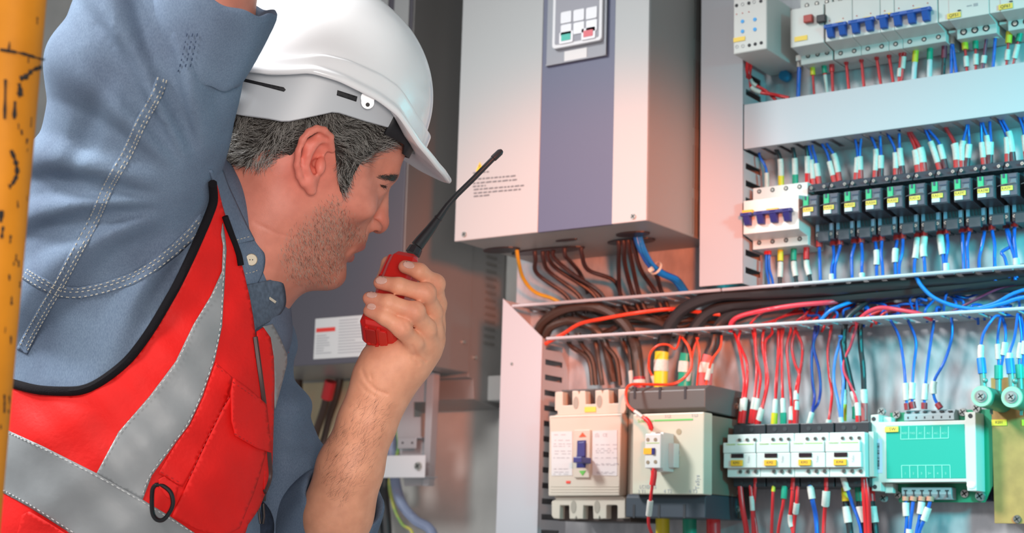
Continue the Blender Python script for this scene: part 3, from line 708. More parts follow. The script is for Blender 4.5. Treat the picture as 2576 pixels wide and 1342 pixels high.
q = atX(1783, 1155, x1); MB().box(x1-.0012, x1+.0002, q.y-.004, q.y+.004, q.z-.022, q.z+.022).build('side_sticker', mat('sticker_pale', (.62, .62, .42), .5), g)
mb = MB()
for pz in (1023, 1063, 1240, 1283):
    q = at(1852, pz, -.03); mb.box(q.x-.014, q.x+.006, -.03, -.004, q.z-.011, q.z+.011)
mb.build('lugs', mat('brown_black_plastic', (0, 0, 0)), g, bevel=.001)
mb = MB()
for px, pz in ((1852, 1023), (1848, 1063), (1850, 1240), (1854, 1282)):
    q = at(px, pz, -.03); screw(mb, q.x, -.0305, q.z, .0048)
mb.build('lug_screws', [SCREW, INK], g, smooth=True)
# auxiliary block
YA = YG-.032
g = thing('auxiliary_contact_block', 'small white contact block clipped on the large contactor face', 'contact block', (at(1640, 1185, YA).x, YA, at(1640, 1185, YA).z))
x0, x1, z0, z1 = fr(1622, 1662, 1092, 1179, YA)
MB().box(x0, x1, YA, YG-.004, z0, z1).build('front_block', WHITE, g, bevel=.0012)
MB().box(x0+.004, x1+.0005, YA+.006, YG-.0005, z0-.003, z1+.002).build('rear_block', WHITE, g, bevel=.001)
MB().box(x1, x1+.008, YG-.014, YG-.0005, z0+.002, z1-.01).build('clip', WHITE, g, bevel=.001)
mb = MB()
for px, py in ((1630, 1107), (1649, 1107), (1630, 1164), (1649, 1163)):
    q = at(px, py, YA); mb.cyl((q.x, YA-.0004, q.z), (q.x, YA+.001, q.z), .0023, n=14)
mb.build('terminal_holes', mat('recess_tan2', (.26, .2, .13), .6), g)
q = at(1631, 1136, YA); MB().box(q.x-.006, q.x+.0055, YA-.0012, YA, q.z-.0036, q.z+.0036).build('orange_tag', ORNG, g)
MB().box(q.x+.0055, q.x+.0092, YA-.002, YA, q.z-.004, q.z+.0036).build('slider', NAVYP, g)
MB().box(x0+.002, x1-.002, YA-.0003, YA, z0+.0295, z0+.0302).build('green_line', mat('line_green2', (.35, .52, .1), .5), g)
# ================================================================== FOUR SMALL CONTACTORS
YQ = -.082
ca = at(1824, 1150, YQ).x; cb = at(2172, 1150, YQ).x; CW = (cb-ca)/4
zb0 = at(1998, 1226, -.062).z; zb1 = at(1998, 1066, -.062).z
zc0 = at(1998, 1201, YQ+.006).z; zc1 = at(1998, 1091, YQ+.006).z; zn0 = at(1998, 1177, YQ).z; zn1 = at(1998, 1112, YQ).z; zmid = at(1998, 1139, YQ).z
g = thing('contactor', 'x', 'contactor', (ca, 0, zb0), 'white faced contactors in a row')
MB().box(ca+.001, ca+CW-.0005, -.062, -.002, zb0, zb1).build('dark_base', DARKP, g, bevel=.001)
MB().box(ca, ca+CW-.0004, YQ+.006, -.05, zc0, zc1).build('cover', WHITE, g, bevel=.0008)
mb = MB(); mb.box(ca-.0028, ca+CW-.0040, YQ, YQ+.008, zmid, zn1); mb.box(ca-.0024, ca+CW-.003, YQ+.0006, YQ+.008, zn0, zmid-.0002); mb.build('nose', WHITE, g, bevel=.0008)
mb = MB()
for k_ in range(3):
    x = ca+CW*(.38+.23*k_)
    screw(mb, x, YQ+.0055, zc1-.0068, .0024); screw(mb, x+.0012, YQ+.0055, zc0+.0065, .0026)
mb.build('terminal_screws', [mat('screw_dark', (.25, .24, .22), .35, .8), INK], g, smooth=True)
MB().box(ca+.0085, ca+.0245, YQ-.0006, YQ+.002, zmid-.0056, zmid-.0008).build('indicator_window', mat('window_black', (.02, .008, .012), .3), g)
MB().box(ca+.0083, ca+.0238, YQ-.0018, YQ+.002, zn0+.0022, zn0+.0092).build('orange_tag', ORNG, g, bevel=.0003)
MB().box(ca+.0165, ca+.038, YQ-.0003, YQ, zn1-.0026, zn1-.0016).build('green_line', mat('line_green2', (0, 0, 0)), g)
text('Schneider', .0032, ca+.008, YQ-.0003, zn1-.0021, mat('line_green2', (0, 0, 0)), g)
text('TeSys', .0034, ca+.0315, YQ+.0002, zmid-.008, GINK, g, rz=-math.pi/2)
mb = MB()
for x in (ca+.012, ca+.0255): mb.cyl((x, -.0626, zb1-.0065), (x, -.0618, zb1-.0065), .0028, n=12); mb.cyl((x, -.0626, zb0+.006), (x, -.0618, zb0+.006), .0028, n=12)
mb.build('base_holes', HOLE, g)
tg = ['KM1', 'KM2', 'KM3', 'KM4']; CT = []
for i in range(4):
    lab = 'white faced contactor with orange tag, %s from the left in its row' % ORD[i]
    c_ = g if i == 0 else dup(g, (ca+CW*i, 0, zb0), lab, 'white faced contactors in a row'); c_['label'] = lab; CT.append(c_)
for i, c_ in enumerate(CT): text(tg[i], .0045, c_.location.x+.016, YQ-.0019, zn0+.0057, INK, c_)
q = at(2180, 1150, -.06); MB().box(cb+.0002, cb+.006, -.066, -.002, zc0+.001, zc1+.001).build('end_piece', mat('end_grey', (.5, .5, .46), .5), CT[3])
# ================================================================== GREEN MODULE
YP = -.055
g = thing('control_module', 'white framed control module with teal label and green circuit board', 'control module', (at(2330, 1260, YP).x, 0, at(2330, 1260, YP).z))
def P_(*p): return pxpoly(p, YP)
MW = mat('module_white', (.58, .60, .55), .42)
MB().prism(P_((2190, 1045), (2211, 1043), (2211, 1063), (2427, 1058), (2427, 1038), (2454, 1037), (2457, 1236), (2433, 1236), (2431, 1213), (2216, 1215), (2216, 1237), (2193, 1236)), YP, -.026).build('frame', MW, g, bevel=.0008)
mb = MB(); mb.prism(P_((2211, 1048), (2232, 1048), (2232, 1062), (2211, 1063)), YP+.012, -.026); mb.prism(P_((2216, 1216), (2236, 1216), (2236, 1240), (2216, 1240)), YP+.012, -.026); mb.build('corner_posts', MW, g, bevel=.0006)
PCB = mat('circuit_board_green', (.01, .27, .14), .4)
MB().prism(P_((2215, 1034), (2470, 1024), (2476, 1060), (2476, 1220), (2455, 1262), (2238, 1262), (2228, 1200)), -.026, -.023).build('circuit_board', PCB, g)
MB().prism(pxpoly([(2229, 1073), (2426, 1068), (2430, 1204), (2231, 1205)], YP), YP-.0006, YP+.001).build('teal_label', mat('teal_label', (.0, .33, .25), .45), g)
def lines(segs, w=.0005, Y=YP, nm='printed_grid', m=None, par=None):
    mb = MB()
    for a, b in segs:
        A, B = at(*a, Y-.0007), at(*b, Y-.0007); mb.tube([A, B], w, 4)
    return mb.build(nm, m or mat('print_pale_green', (.25, .62, .52), .5), par)
lines([((2266, 1106), (2386, 1103))]+[((2266+i*20, 1074), (2266+i*20, 1106-i*.5)) for i in range(7)], par=g)
lines([((2268, 1172), (2390, 1171))]+[((2268+i*20.3, 1172), (2269+i*20.3, 1204)) for i in range(7)], par=g)
for i, s_ in enumerate(('RXD', 'TXD', 'AC', 'AC', 'AC-', 'AC+')):
    q = at(2276+i*20, 1091, YP); text(s_, .0032, q.x, YP-.0008, q.z, mat('print_pale_green', (0, 0, 0)), g)
for i, s_ in enumerate(('1', '2', '3', '3+', '4', '5')):
    q = at(2278+i*20.3, 1192, YP); text(s_, .0036, q.x, YP-.0008, q.z, mat('print_pale_green', (0, 0, 0)), g)
MB().prism(P_((2228, 1075), (2262, 1074), (2262, 1088), (2228, 1089)), YP-.003, YP-.0005).build('yellow_tag', YELL, g, bevel=.0006)
q = at(2245, 1081, YP-.003); text('SW', .0055, q.x, YP-.0031, q.z, INK, g)
MB().prism(P_((2201, 1106), (2219, 1105), (2220, 1191), (2203, 1192)), YP-.0005, YP+.001).build('barcode_label', mat('label_lilac', (.55, .55, .68), .5), g)
mb = MB(); random.seed(9); y = 1116.
while y < 1182:
    h = random.choice((.8, 1.4, 2.2)); mb.prism(P_((2207, y), (2213, y), (2213, y+h), (2207, y+h)), YP-.0008, YP-.0004); y += h+random.choice((.7, 1.2, 1.8))
mb.build('barcode', INK, g)
mb = MB()
for px, py in ((2198, 1055), (2441, 1047), (2201, 1226)):
    q = at(px, py, YP); mb.cyl((q.x, YP-.0004, q.z), (q.x, YP+.001, q.z), .0026, n=12)
mb.build('corner_holes', HOLE, g)
q = at(2444, 1222, YP); mb = MB(); mb.ball((q.x, YP, q.z), .0042, sc=(1.3, .35, 1)); mb.build('glue_blob', mat('glue_white', (.8, .8, .78), .4), g, smooth=True)
TB = mat('terminal_grey', (.30, .36, .38), .45)
YT = -.042
for nm, T_, B_, L_, R_ in (('terminal_strip', 1031, 1058, 2274, 2400), ('terminal_strip', 1227, 1257, 2268, 2393)):
    x0, x1, z0, z1 = fr(L_, R_, T_, B_, YT)
    ts = MB().prismX(([(YT, z0), (YT, z0+.007), (YT+.006, z1), (-.024, z1), (-.024, z0)] if T_ < 1100 else [(YT, z0+.006), (YT, z1), (-.024, z1), (-.024, z0), (YT+.004, z0)])[::-1], x0, x1).build(nm, TB, g, bevel=.0005)
    mb = MB()
    for i in range(6):
        c = x0+(i+.5)*(x1-x0)/6; mb.box(c-.0008, c+.0008, YT-.0003, YT+.001, z0+.002, z0+.0045 if T_ < 1100 else z0+.009); mb.box(c-.0022, c+.0022, YT-.0003, YT+.004, z0+.009, z0+.0105)
    mb.build('wire_slots', HOLE, ts)
mb = MB()
for px, py, r_ in ((2256, 1044, .0052), (2422, 1038, .0052), (2259, 1246, .0048), (2427, 1243, .0052)):
    q = at(px, py, -.027); screw(mb, q.x, -.0275, q.z, r_)
for px, py, r_ in ((2225, 1038, .005), (2463, 1030, .0055), (2472, 1250, .006), (2230, 1255, .005)):
    q = at(px, py, -.02); screw(mb, q.x, -.0295, q.z, r_)
mb.build('board_screws', [mat('screw_grey', (.42, .43, .42), .35, .7), INK], g, smooth=True)
MB().prism(pxpoly([(2462, 1030), (2492, 1033), (2495, 1262), (2470, 1262)], -.012), -.012, -.002).build('heat_sink', mat('heat_sink_dark', (.05, .07, .12), .4, .5), g, bevel=.001)
mb = MB()
for px in (2470, 2477, 2484): 
    A = at(px, 1145, -.016); mb.box(A.x-.0008, A.x+.0008, -.02, -.012, at(2480, 1258, -.012).z, at(2480, 1036, -.012).z)
mb.build('heat_sink_fins', mat('heat_sink_dark', (0, 0, 0)), g)
# ================================================================== BROWN BOARD WITH RESISTORS
YW = -.03
g = thing('resistor_board', 'brown insulating board at the lower right edge under green resistors', 'board', (at(2530, 1300, YW).x, 0, at(2530, 1318, YW).z))
x0, _, z0, z1 = fr(2497, 2570, 950, 1318, YW)
MB().box(x0, .1, YW, YW+.003, z0, z1).build('board', mat('brown_board', (.42, .24, .07), .55, noise=.2, nscale=60), g, bevel=.0004)
mb = MB()
for px, py in ((2559, 1307), (2554, 961), (2300, 1500)):
    q = at(px, py, YW); screw(mb, q.x, YW-.0005, q.z, .005)
mb.build('screws', [mat('screw_dark', (.25, .24, .22), .35, .8), INK], g, smooth=True)
MB().box(x0+.003, x0+.006, YW+.003, -.0005, z0+.01, z1-.01).build('stand_off', DARKP, g)
for px, s_ in ((2514, 'R201'), (2590, 'R202')):
    q = at(px, 1064, YW); MB().box(q.x-.0085, q.x+.0085, YW-.0008, YW, q.z-.0034, q.z+.0034).build('yellow_tag', mat('tag_lemon', (.72, .66, .05), .5), g)
    text(s_, .0042, q.x, YW-.0009, q.z, INK, g)
GR = mat('resistor_green', (.03, .24, .17), .45)
for j, (px, py, lab) in enumerate(((2470, 998, 'green tubular resistor on the brown board, left of the pair'), (2546, 1000, 'green tubular resistor nearest the right edge of the photo'))):
    YE = -.10; q = at(px, py, YE)
    g = thing('tubular_resistor', lab, 'resistor', (q.x, YE, q.z), 'green tubular resistors')
    MB().cyl((q.x, YE, q.z), (q.x, YW-.001, q.z), .0118, n=28).build('tube', GR, g, smooth=True)
    MB().cyl((q.x, YE-.002, q.z), (q.x, YE, q.z), .0112, .0118, n=28).build('end_ring', mat('resistor_rim', (.30, .50, .36), .4), g, smooth=True)
    MB().cyl((q.x, YE-.003, q.z), (q.x, YE-.001, q.z), .0068, n=24).build('washer', mat('washer', (.28, .3, .3) if j == 0 else (.06, .07, .1), .4, .6), g, smooth=True)
    mb = MB(); screw(mb, q.x, YE-.003, q.z, .0048, dy=.002); mb.build('end_screw', [mat('screw_dull', (.42, .43, .42), .35, .7), INK], g, smooth=True)
    mb = MB(); mb.box(q.x-.002, q.x+.002, YE+.010, YE+.0115, q.z+.0115, q.z+.019); mb.ball((q.x+.0005, YE+.0105, q.z+.0185), .0032, 10, 6); mb.box(q.x-.002+.03, q.x+.002+.03, YE+.055, YE+.0565, q.z+.0115, q.z+.017)
    mb.box(q.x-.0015, q.x+.0015, YE+.03, YE+.0315, q.z-.017, q.z-.0115)
    mb.build('solder_lugs', mat('lug_grey_green', (.16, .3, .27), .4, .3), g, smooth=True)
# ================================================================== WIRES
ML = 'marker_sleeve'; FE = 'ferrule'
YB0, YC0 = -.03, -.045
# --- under the top breaker row, ending in the closed duct
def drop(px, py, qx, qy, Y0=-.035, Y1=-.034, ext=25):
    dx, dy = qx-px, qy-py; L = math.hypot(dx, dy)
    return [(px, py, Y0), ((px+qx)/2, (py+qy)/2, Y0), (qx, qy, Y1), (qx+dx/L*ext, qy+dy/L*ext, Y1)]
T = 'dropping from the top breaker row into the closed duct'
G1 = 'wires under the top breaker row'
i_ = 0
wire('red wire looping from the phase monitor into the duct, front one of two', [(1885, 128, -.07), (1880, 170, -.06), (1880, 200, -.05), (1892, 222, -.045), (1915, 233, -.04), (1945, 238, -.038), (1985, 247, -.036)], REDW, .0024, ((.48, .62, WHTW, 1.25, ML),), group='red wires under the phase monitor')
wire('red wire looping from the phase monitor into the duct, rear one of two', [(1892, 128, -.06), (1890, 160, -.05), (1886, 190, -.045), (1893, 210, -.04), (1915, 222, -.036), (1935, 236, -.034), (1952, 252, -.033)], REDW, .0022, ((.45, .6, WHTW, 1.25, ML),), group='red wires under the phase monitor')
for lab, a, m_, r_, sl in (
    ('blue wire left of the yellow sleeve', (2012, 140, 2008, 240), BLUW, .0026, ((0, .32, WHTW, 1.3, ML),)),
    ('red wire in a yellow sleeve', (2043, 158, 2048, 235), REDW, .0016, ((0, .42, YELW, 2.0, 'yellow_sleeve'),)),
    ('white marked wire in a green sleeve', (2072, 158, 2080, 230), WHTW, .0022, ((0, .38, GRNW, 1.5, 'green_sleeve'), (.38, .43, REDW, 1.1, 'red_band'))),
    ('thick red sleeved wire', (2092, 150, 2095, 225), REDW, .0020, ((0, .42, REDW, 1.6, 'red_sleeve'),)),
    ('single red wire, first right of the thick one', (2128, 148, 2135, 218), REDW, .0019, ((0, .2, REDW, 1.5, FE),)),
    ('single red wire, second right of the thick one', (2166, 142, 2173, 211), REDW, .0019, ((0, .2, REDW, 1.5, FE),)),
    ('single red wire, third right of the thick one', (2204, 136, 2215, 206), REDW, .0019, ((0, .2, REDW, 1.5, FE),)),
    ('single red wire, fourth right of the thick one', (2235, 131, 2246, 200), REDW, .0019, ((0, .2, REDW, 1.5, FE),)),
    ('red wire with white marker, left of a touching pair', (2267, 126, 2262, 197), REDW, .0019, ((0, .2, REDW, 1.5, FE), (.65, .95, WHTW, 1.6, ML))),
    ('red wire with white marker, right of a touching pair', (2275, 126, 2269, 195), REDW, .0019, ((0, .2, REDW, 1.5, FE), (.25, .68, WHTW, 1.6, ML))),
    ('grey cable in a thick yellow sleeve', (2304, 122, 2299, 192), mat('grey_white_cable', (.55, .57, .58), .5), .0032, ((0, .5, YELW, 1.15, 'yellow_sleeve'),)),
    ('grey cable in a thick green sleeve', (2340, 116, 2338, 185), mat('grey_white_cable', (0, 0, 0)), .0032, ((0, .5, GRNW, 1.15, 'green_sleeve'),)),
    ('black cable in a dark red sleeve', (2376, 112, 2373, 178), BLKW, .0026, ((0, .52, mat('dark_red_sleeve', (.22, .02, .05), .4), 1.3, 'dark_red_sleeve'),)),
    ('blue wire with white marker, left of a forked pair', (2394, 80, 2393, 174), BLUW, .0019, ((0, .36, WHTW, 2.0, ML),)),
    ('blue wire, right of a forked pair', (2396, 112, 2404, 172), BLUW, .0019, ()),
    ('red wire in yellow sleeve near the right edge', (2426, 98, 2432, 170), REDW, .0016, ((0, .38, YELW, 2.4, 'yellow_sleeve'), (.62, .98, WHTW, 2., ML))),
    ('red wire in green sleeve near the right edge', (2454, 94, 2455, 165), REDW, .0016, ((0, .42, GRNW, 2.2, 'green_sleeve'), (.6, .98, WHTW, 2., ML))),
    ('dark red wire near the right edge', (2482, 92, 2474, 160), mat('maroon_wire', (.2, .03, .08), .4), .0020, ((.7, .98, WHTW, 1.6, ML),)),
    ('blue wire with white marker near the right edge', (2506, 66, 2499, 158), BLUW, .0020, ((0, .36, WHTW, 1.9, ML),)),
    ('red wire in yellow sleeve, last but one at the right edge', (2539, 80, 2533, 154), REDW, .0016, ((0, .4, YELW, 2.4, 'yellow_sleeve'), (.62, .98, WHTW, 2., ML))),
    ('red wire in green sleeve, last at the right edge', (2568, 76, 2552, 150), REDW, .0016, ((0, .4, GRNW, 2.2, 'green_sleeve'), (.5, .98, WHTW, 2., ML)))):
    wire(lab+' under the top breakers', drop(*a), m_, r_, [(t0/1.35, t1/1.35, mm, kf, nm) for t0, t1, mm, kf, nm in sl], group=G1)
q = at(1973, 190, -.012); mb = MB(); mb.cyl((q.x, -.004, q.z), (q.x, -.014, q.z), .007, n=14); tag(mb.build('blue_plug', mat('plug_blue', (.01, .25, .5), .4), smooth=True), 'small blue plug on the plate under the phase monitor', 'plug')
# --- duct slots down to the relays
BWr = .00175
def up(label, sx, sy, mx, my, ex, ey, m_, r_, ws, wf=6, sl0=None, grp=None, Ys=-.04, Ye=-.034, mark=True, fm=None):
    """from the duct slot (sx,sy) to the terminal top (ex,ey); ws = length share of the white marker"""
    P = [(sx, sy-26, Ys), (sx, sy, Ys), (mx, my, (Ys+Ye)/2), (ex, ey, Ye), (ex+(ex-mx)*.18, ey+14, Ye)]
    sl = []
    if mark: sl.append((.86-.08-ws, .80, WHTW, 2.1, ML))
    sl.append((.80, .97, fm or FERR, 2.0, FE))
    return wire(label, P, m_, r_, sl, group=grp)
G2 = 'wires entering the relay row from above'
DK = mat('brown_ferrule', (.12, .03, .04), .4)
tops = [  # slot x,y | mid | end | colour | ferrule
    (2035, 372, 2041, 400, 2047, 462, BLUW, None), (2044, 372, 2052, 400, 2060, 455, BLUW, None),
    (2068, 362, 2082, 390, 2099, 455, BLUW, None), (2080, 362, 2100, 395, 2111, 446, BLUW, None),
    (2150, 345, 2157, 390, 2154, 450, BLUW, None), (2166, 350, 2163, 385, 2165, 440, BLUW, None),
    (2190, 340, 2204, 380, 2202, 445, BLUW, None), (2214, 350, 2216, 385, 2216, 435, BLUW, DK),
    (2232, 335, 2252, 380, 2254, 440, BLUW, None), (2262, 345, 2264, 385, 2270, 428, BLUW, DK),
    (2285, 330, 2303, 375, 2311, 430, REDW, None), (2290, 330, 2315, 375, 2323, 424, REDW, None),
    (2325, 320, 2348, 375, 2364, 425, BLUW, None), (2335, 325, 2362, 360, 2377, 415, BLUW, DK),
    (2375, 312, 2403, 365, 2409, 420, REDW, None), (2432, 320, 2421, 365, 2421, 418, BLUW, None), (2435, 318, 2438, 360, 2433, 410, BLUW, DK),
    (2468, 305, 2470, 355, 2476, 412, BLUW, None), (2472, 310, 2484, 350, 2489, 403, BLUW, DK), (2490, 318, 2492, 350, 2491, 400, BLUW, DK),
    (2510, 292, 2532, 345, 2535, 405, BLUW, None), (2520, 298, 2540, 340, 2548, 398, BLUW, DK),
    (2560, 285, 2575, 330, 2583, 398, BLUW, None), (2570, 285, 2586, 330, 2593, 392, BLUW, DK)]
for k_, (sx, sy, mx, my, ex, ey, m_, fm) in enumerate(tops):
    colr = 'red' if m_ is REDW else 'blue'
    ri = int((ex-2030)/54.2)
    same = [t for t in tops if int((t[4]-2030)/54.2) == ri]; pos = ('left', 'right')[same.index(tops[k_]) > 0] if len(same) == 2 else ('left', 'middle', 'right')[same.index(tops[k_])] if len(same) == 3 else 'only'
    up('%s wire, %s one above the %s relay of the row' % (colr, pos, ORD[ri]), sx, sy, mx, my, ex, ey, m_, BWr if colr == 'blue' else .0023, .24+.1*(k_ % 3 == 0), grp=G2, fm=fm)
G3 = 'wires entering the four pole breaker from above'
for lab, sx, sy, ex, ey, m_, sm, sn, r_ in (
    ('thin blue wire with white marker above the first pole of the navy toggle breaker', 1911, 395, 1927, 470, BLUW, WHTW, ML, .0017),
    ('black wire with white marker and yellow sleeve above the navy toggle breaker', 1950, 372, 1963, 468, BLKW, YELW, 'yellow_sleeve', .0026),
    ('black wire with white marker and green sleeve above the navy toggle breaker', 1993, 368, 1999, 464, BLKW, GRNW, 'green_sleeve', .0026),
    ('black wire with white marker and red sleeve above the navy toggle breaker', 2026, 360, 2031, 462, BLKW, REDW, 'red_sleeve', .0026)):
    wire(lab, [(sx, sy-15, -.035), (sx, sy, -.04), (ex, sy+30, -.04), (ex+2, ey, -.034), (ex+3, ey+10, -.034)], m_, r_, ((.42, .73, WHTW, 1.45, ML), (.73, .98, sm, 1.5, sn)) if r_ > .002 else ((.6, .98, WHTW, 1.8, ML),), group=G3)
# --- relays / four pole breaker down into the open duct
G4 = 'wires leaving the relay row below'
bots = [(2061, 612, 2063, 695, 0, REDW), (2096, 608, 2092, 690, 1, REDW), (2113, 606, 2100, 690, 0, REDW), (2149, 602, 2143, 690, 0, REDW), (2167, 600, 2168, 690, 1, REDW),
        (2202, 597, 2205, 690, 2, REDW), (2218, 595, 2220, 685, 0, REDW), (2256, 594, 2252, 680, 2, REDW), (2271, 590, 2262, 683, 0, REDW), (2308, 587, 2300, 680, 3, REDW), (2325, 584, 2326, 676, 3, REDW),
        (2365, 580, 2374, 670, 3, REDW), (2382, 578, 2380, 665, 1, REDW), (2421, 574, 2424, 665, 0, REDW), (2438, 572, 2434, 662, 0, REDW),
        (2476, 570, 2463, 665, 0, DK), (2496, 568, 2502, 662, 0, REDW), (2532, 564, 2552, 660, 0, DK), (2552, 560, 2556, 655, 1, REDW)]
for k_, (x, y, qx, qy, mk, fm) in enumerate(bots):
    sl = [(0, .13, FERR if fm is REDW else DK, 2.1, FE)]
    if mk == 1: sl.append((.68, .82, WHTW, 1.9, ML))
    if mk == 2: sl.append((.3, .55, WHTW, 2., ML))
    if mk == 3: sl.append((.14, .5, WHTW, 2.1, ML))
    bx = 10*math.sin(k_*1.7)
    ri = max(0, int((x-2048)/54.))
    same = [t for t in bots if max(0, int((t[0]-2048)/54.)) == ri]; pos = ('only' if len(same) == 1 else ('left', 'right')[same.index(bots[k_])] if len(same) == 2 else ('left', 'middle', 'right')[same.index(bots[k_])])
    wire('blue wire with %s ferrule, %s one below the %s relay' % ('red' if fm is REDW else 'brown', pos, ORD[ri]), [(x, y-8, -.034), (x, y+14, -.034), (x+(qx-x)*.5+bx*.35, (y+qy)/2, -.038), (qx, qy-10, -.04), (qx+2, qy+45, -.042)], BLUW, .0020, sl, group=G4)
wire('blue wire bending out and back below the tenth relay', [(2534, 575, -.034), (2545, 615, -.036), (2520, 635, -.042), (2528, 650, -.044), (2540, 700, -.042)], BLUW, .0019, group=G4)
G5 = 'wires leaving the four pole breaker below'
for lab, x, y, qx, m_, sm, sn, r_ in (
    ('blue wire, left of the pair below the navy toggle breaker', 1928, 634, 1934, BLUW, REDW, FE, .0019), ('blue wire, right of the pair below the navy toggle breaker', 1935, 634, 1944, BLUW, REDW, FE, .0019),
    ('black wire in yellow sleeve below the navy toggle breaker', 1963, 630, 1962, BLKW, YELW, 'yellow_sleeve', .0026), ('black wire in green sleeve below the navy toggle breaker', 1997, 628, 2003, BLKW, GRNW, 'green_sleeve', .0026),
    ('black wire in red sleeve below the navy toggle breaker', 2029, 625, 2038, BLKW, REDW, 'red_sleeve', .0026)):
    wire(lab, [(x, y-6, -.034), (x, y+40, -.036), (qx, y+78, -.038), (qx+3, y+130, -.04)], m_, r_, ((0, .25, sm, 1.45, sn), (.27, .55, WHTW, 1.4, ML)) if r_ > .002 else ((0, .1, sm, 1.6, sn),), group=G5)
# --- cables inside the open duct
TC = mat('thick_black_cable', (.035, .035, .038), .4)
BRC = mat('brown_black_cable', (.07, .045, .035), .42)
def cable(lab, P, m_=TC, r_=.0075, **k): return wire(lab, P, m_, r_, cat='cable', name='power_cable', **k)
G6 = 'thick power cables in the open duct'
cable('topmost thick black cable in the open duct, dropping to the yellow sleeve', [(3000, 648, -.036), (2620, 677, -.038), (2450, 697, -.042), (2250, 712, -.046), (2050, 730, -.048), (1900, 738, -.05), (1800, 745, -.052), (1720, 778, -.05), (1680, 830, -.045), (1666, 880, -.04), (1663, 935, -.04), (1662, 985, -.04)], r_=.0082, sl=[(.93, 1, YELW, 1.12, 'yellow_sleeve'), (.945, .965, WHTW, 1.2, 'tie')], group=G6)
cable('thick black cable behind the topmost one, dropping to the green sleeve', [(3000, 672, -.030), (2620, 696, -.032), (2450, 712, -.036), (2250, 735, -.036), (2050, 752, -.036), (1900, 760, -.036), (1800, 778, -.036), (1755, 815, -.036), (1735, 860, -.036), (1725, 920, -.036), (1722, 985, -.036)], r_=.0080, sl=[(.93, 1, GRNW, 1.12, 'green_sleeve'), (.945, .965, WHTW, 1.2, 'tie')], group=G6)
cable('thick black cable turning down to the pale red sleeve', [(3000, 700, -.02), (2620, 716, -.022), (2400, 728, -.024), (2150, 748, -.024), (1950, 765, -.026), (1855, 785, -.028), (1810, 820, -.03), (1795, 870, -.034), (1778, 915, -.036), (1774, 985, -.036)], r_=.0078, sl=[(.93, 1, mat('pale_red_sleeve', (.6, .12, .12), .4), 1.12, 'red_sleeve'), (.945, .965, WHTW, 1.2, 'tie')], group=G6)
cable('brown black cable arching over the left end of the open duct', [(1350, 850, -.03), (1368, 810, -.04), (1420, 778, -.048), (1480, 770, -.05), (1530, 785, -.048), (1575, 820, -.044), (1598, 870, -.04), (1606, 920, -.04), (1610, 985, -.04)], BRC, .0072, sl=[(.93, 1, mat('dark_red_sleeve2', (.35, .02, .03), .4), 1.15, 'red_sleeve'), (.945, .965, WHTW, 1.2, 'tie')], group=G6)
cable('brown black cable bending low at the left end of the open duct', [(1368, 862, -.03), (1385, 825, -.038), (1430, 808, -.04), (1480, 818, -.038), (1515, 848, -.03), (1530, 900, -.02), (1545, 960, -.01)], BRC, .0058, group=G6)
cable('thinner brown cable looping through the middle of the open duct', [(1480, 850, -.02), (1540, 830, -.03), (1580, 800, -.035), (1620, 802, -.035), (1665, 815, -.03), (1700, 850, -.02)], BRC, .0040, group=G6)
cable('brown cable dropping behind the duct lip to the moulded breaker', [(1580, 820, -.02), (1584, 870, -.03), (1588, 920, -.03), (1592, 975, -.03)], BRC, .0035, sl=[(.75, 1, WHTW, 1.3, ML)], group=G6)
random.seed(21)
for i in range(9):
    x0 = 1385+i*34; s_ = random.uniform(-1, 1)
    cable('brown cable lying deep in the left part of the open duct, %s from the left' % ORD[i], [(x0-60, 775+8*s_, -.012), (x0+10, 800+12*s_, -.018), (x0+90, 815-10*s_, -.014), (x0+170, 800+14*s_, -.01), (x0+260, 780, -.012)], BRC, random.choice((.0022, .003)), group='brown cables deep in the open duct')
for i, (x0, x1) in enumerate(((1425, 1480), (1455, 1490), (1490, 1505), (1515, 1550), (1560, 1585))):
    cable('brown cable dropping through the slots above the moulded case breaker, %s from the left' % ORD[i], [(x0, 840, -.03), (x0+10, 870, -.03), (x1, 905, -.025), (x1+10, 970, -.02)], BRC, .0034, group='brown cables above the moulded case breaker')
wire('orange red wire sweeping up across the left part of the open duct', [(1372, 866, -.06), (1415, 842, -.06), (1460, 815, -.058), (1530, 800, -.056), (1600, 788, -.05), (1690, 778, -.035), (1760, 786, -.04), (1812, 792, -.035)], mat('orange_red_wire', (.75, .06, .02), .35), .0026)
reds = [[(1838, 835, -.05), (1840, 812, -.054), (1865, 795, -.056), (1930, 780, -.056), (2010, 768, -.054), (2080, 762, -.045), (2120, 757, -.03)],
        [(2166, 800, -.05), (2185, 785, -.054), (2215, 775, -.056), (2260, 780, -.054), (2312, 790, -.05), (2345, 805, -.04)]]
wire('pink red wire arching over the duct lip beside the thick cables', reds[0], mat('pink_red_wire', (.72, .05, .08), .35), .0030)
wire('pink red wire arching over the duct lip at centre right', reds[1], mat('pink_red_wire', (0, 0, 0)), .0026)
wire('bright blue wire swinging down from the relays across the open duct', [(2302, 692, -.056), (2318, 720, -.058), (2350, 750, -.058), (2400, 770, -.056), (2460, 778, -.054), (2520, 765, -.05), (2600, 745, -.045), (2900, 715, -.04)], mat('bright_blue_wire', (.01, .2, .62), .35), .0024)
wire('second bright blue wire along the bottom of the open duct, right end', [(2380, 790, -.03), (2440, 780, -.04), (2500, 765, -.045), (2600, 725, -.045), (2900, 700, -.04)], mat('bright_blue_wire', (0, 0, 0)), .0022)
random.seed(4)
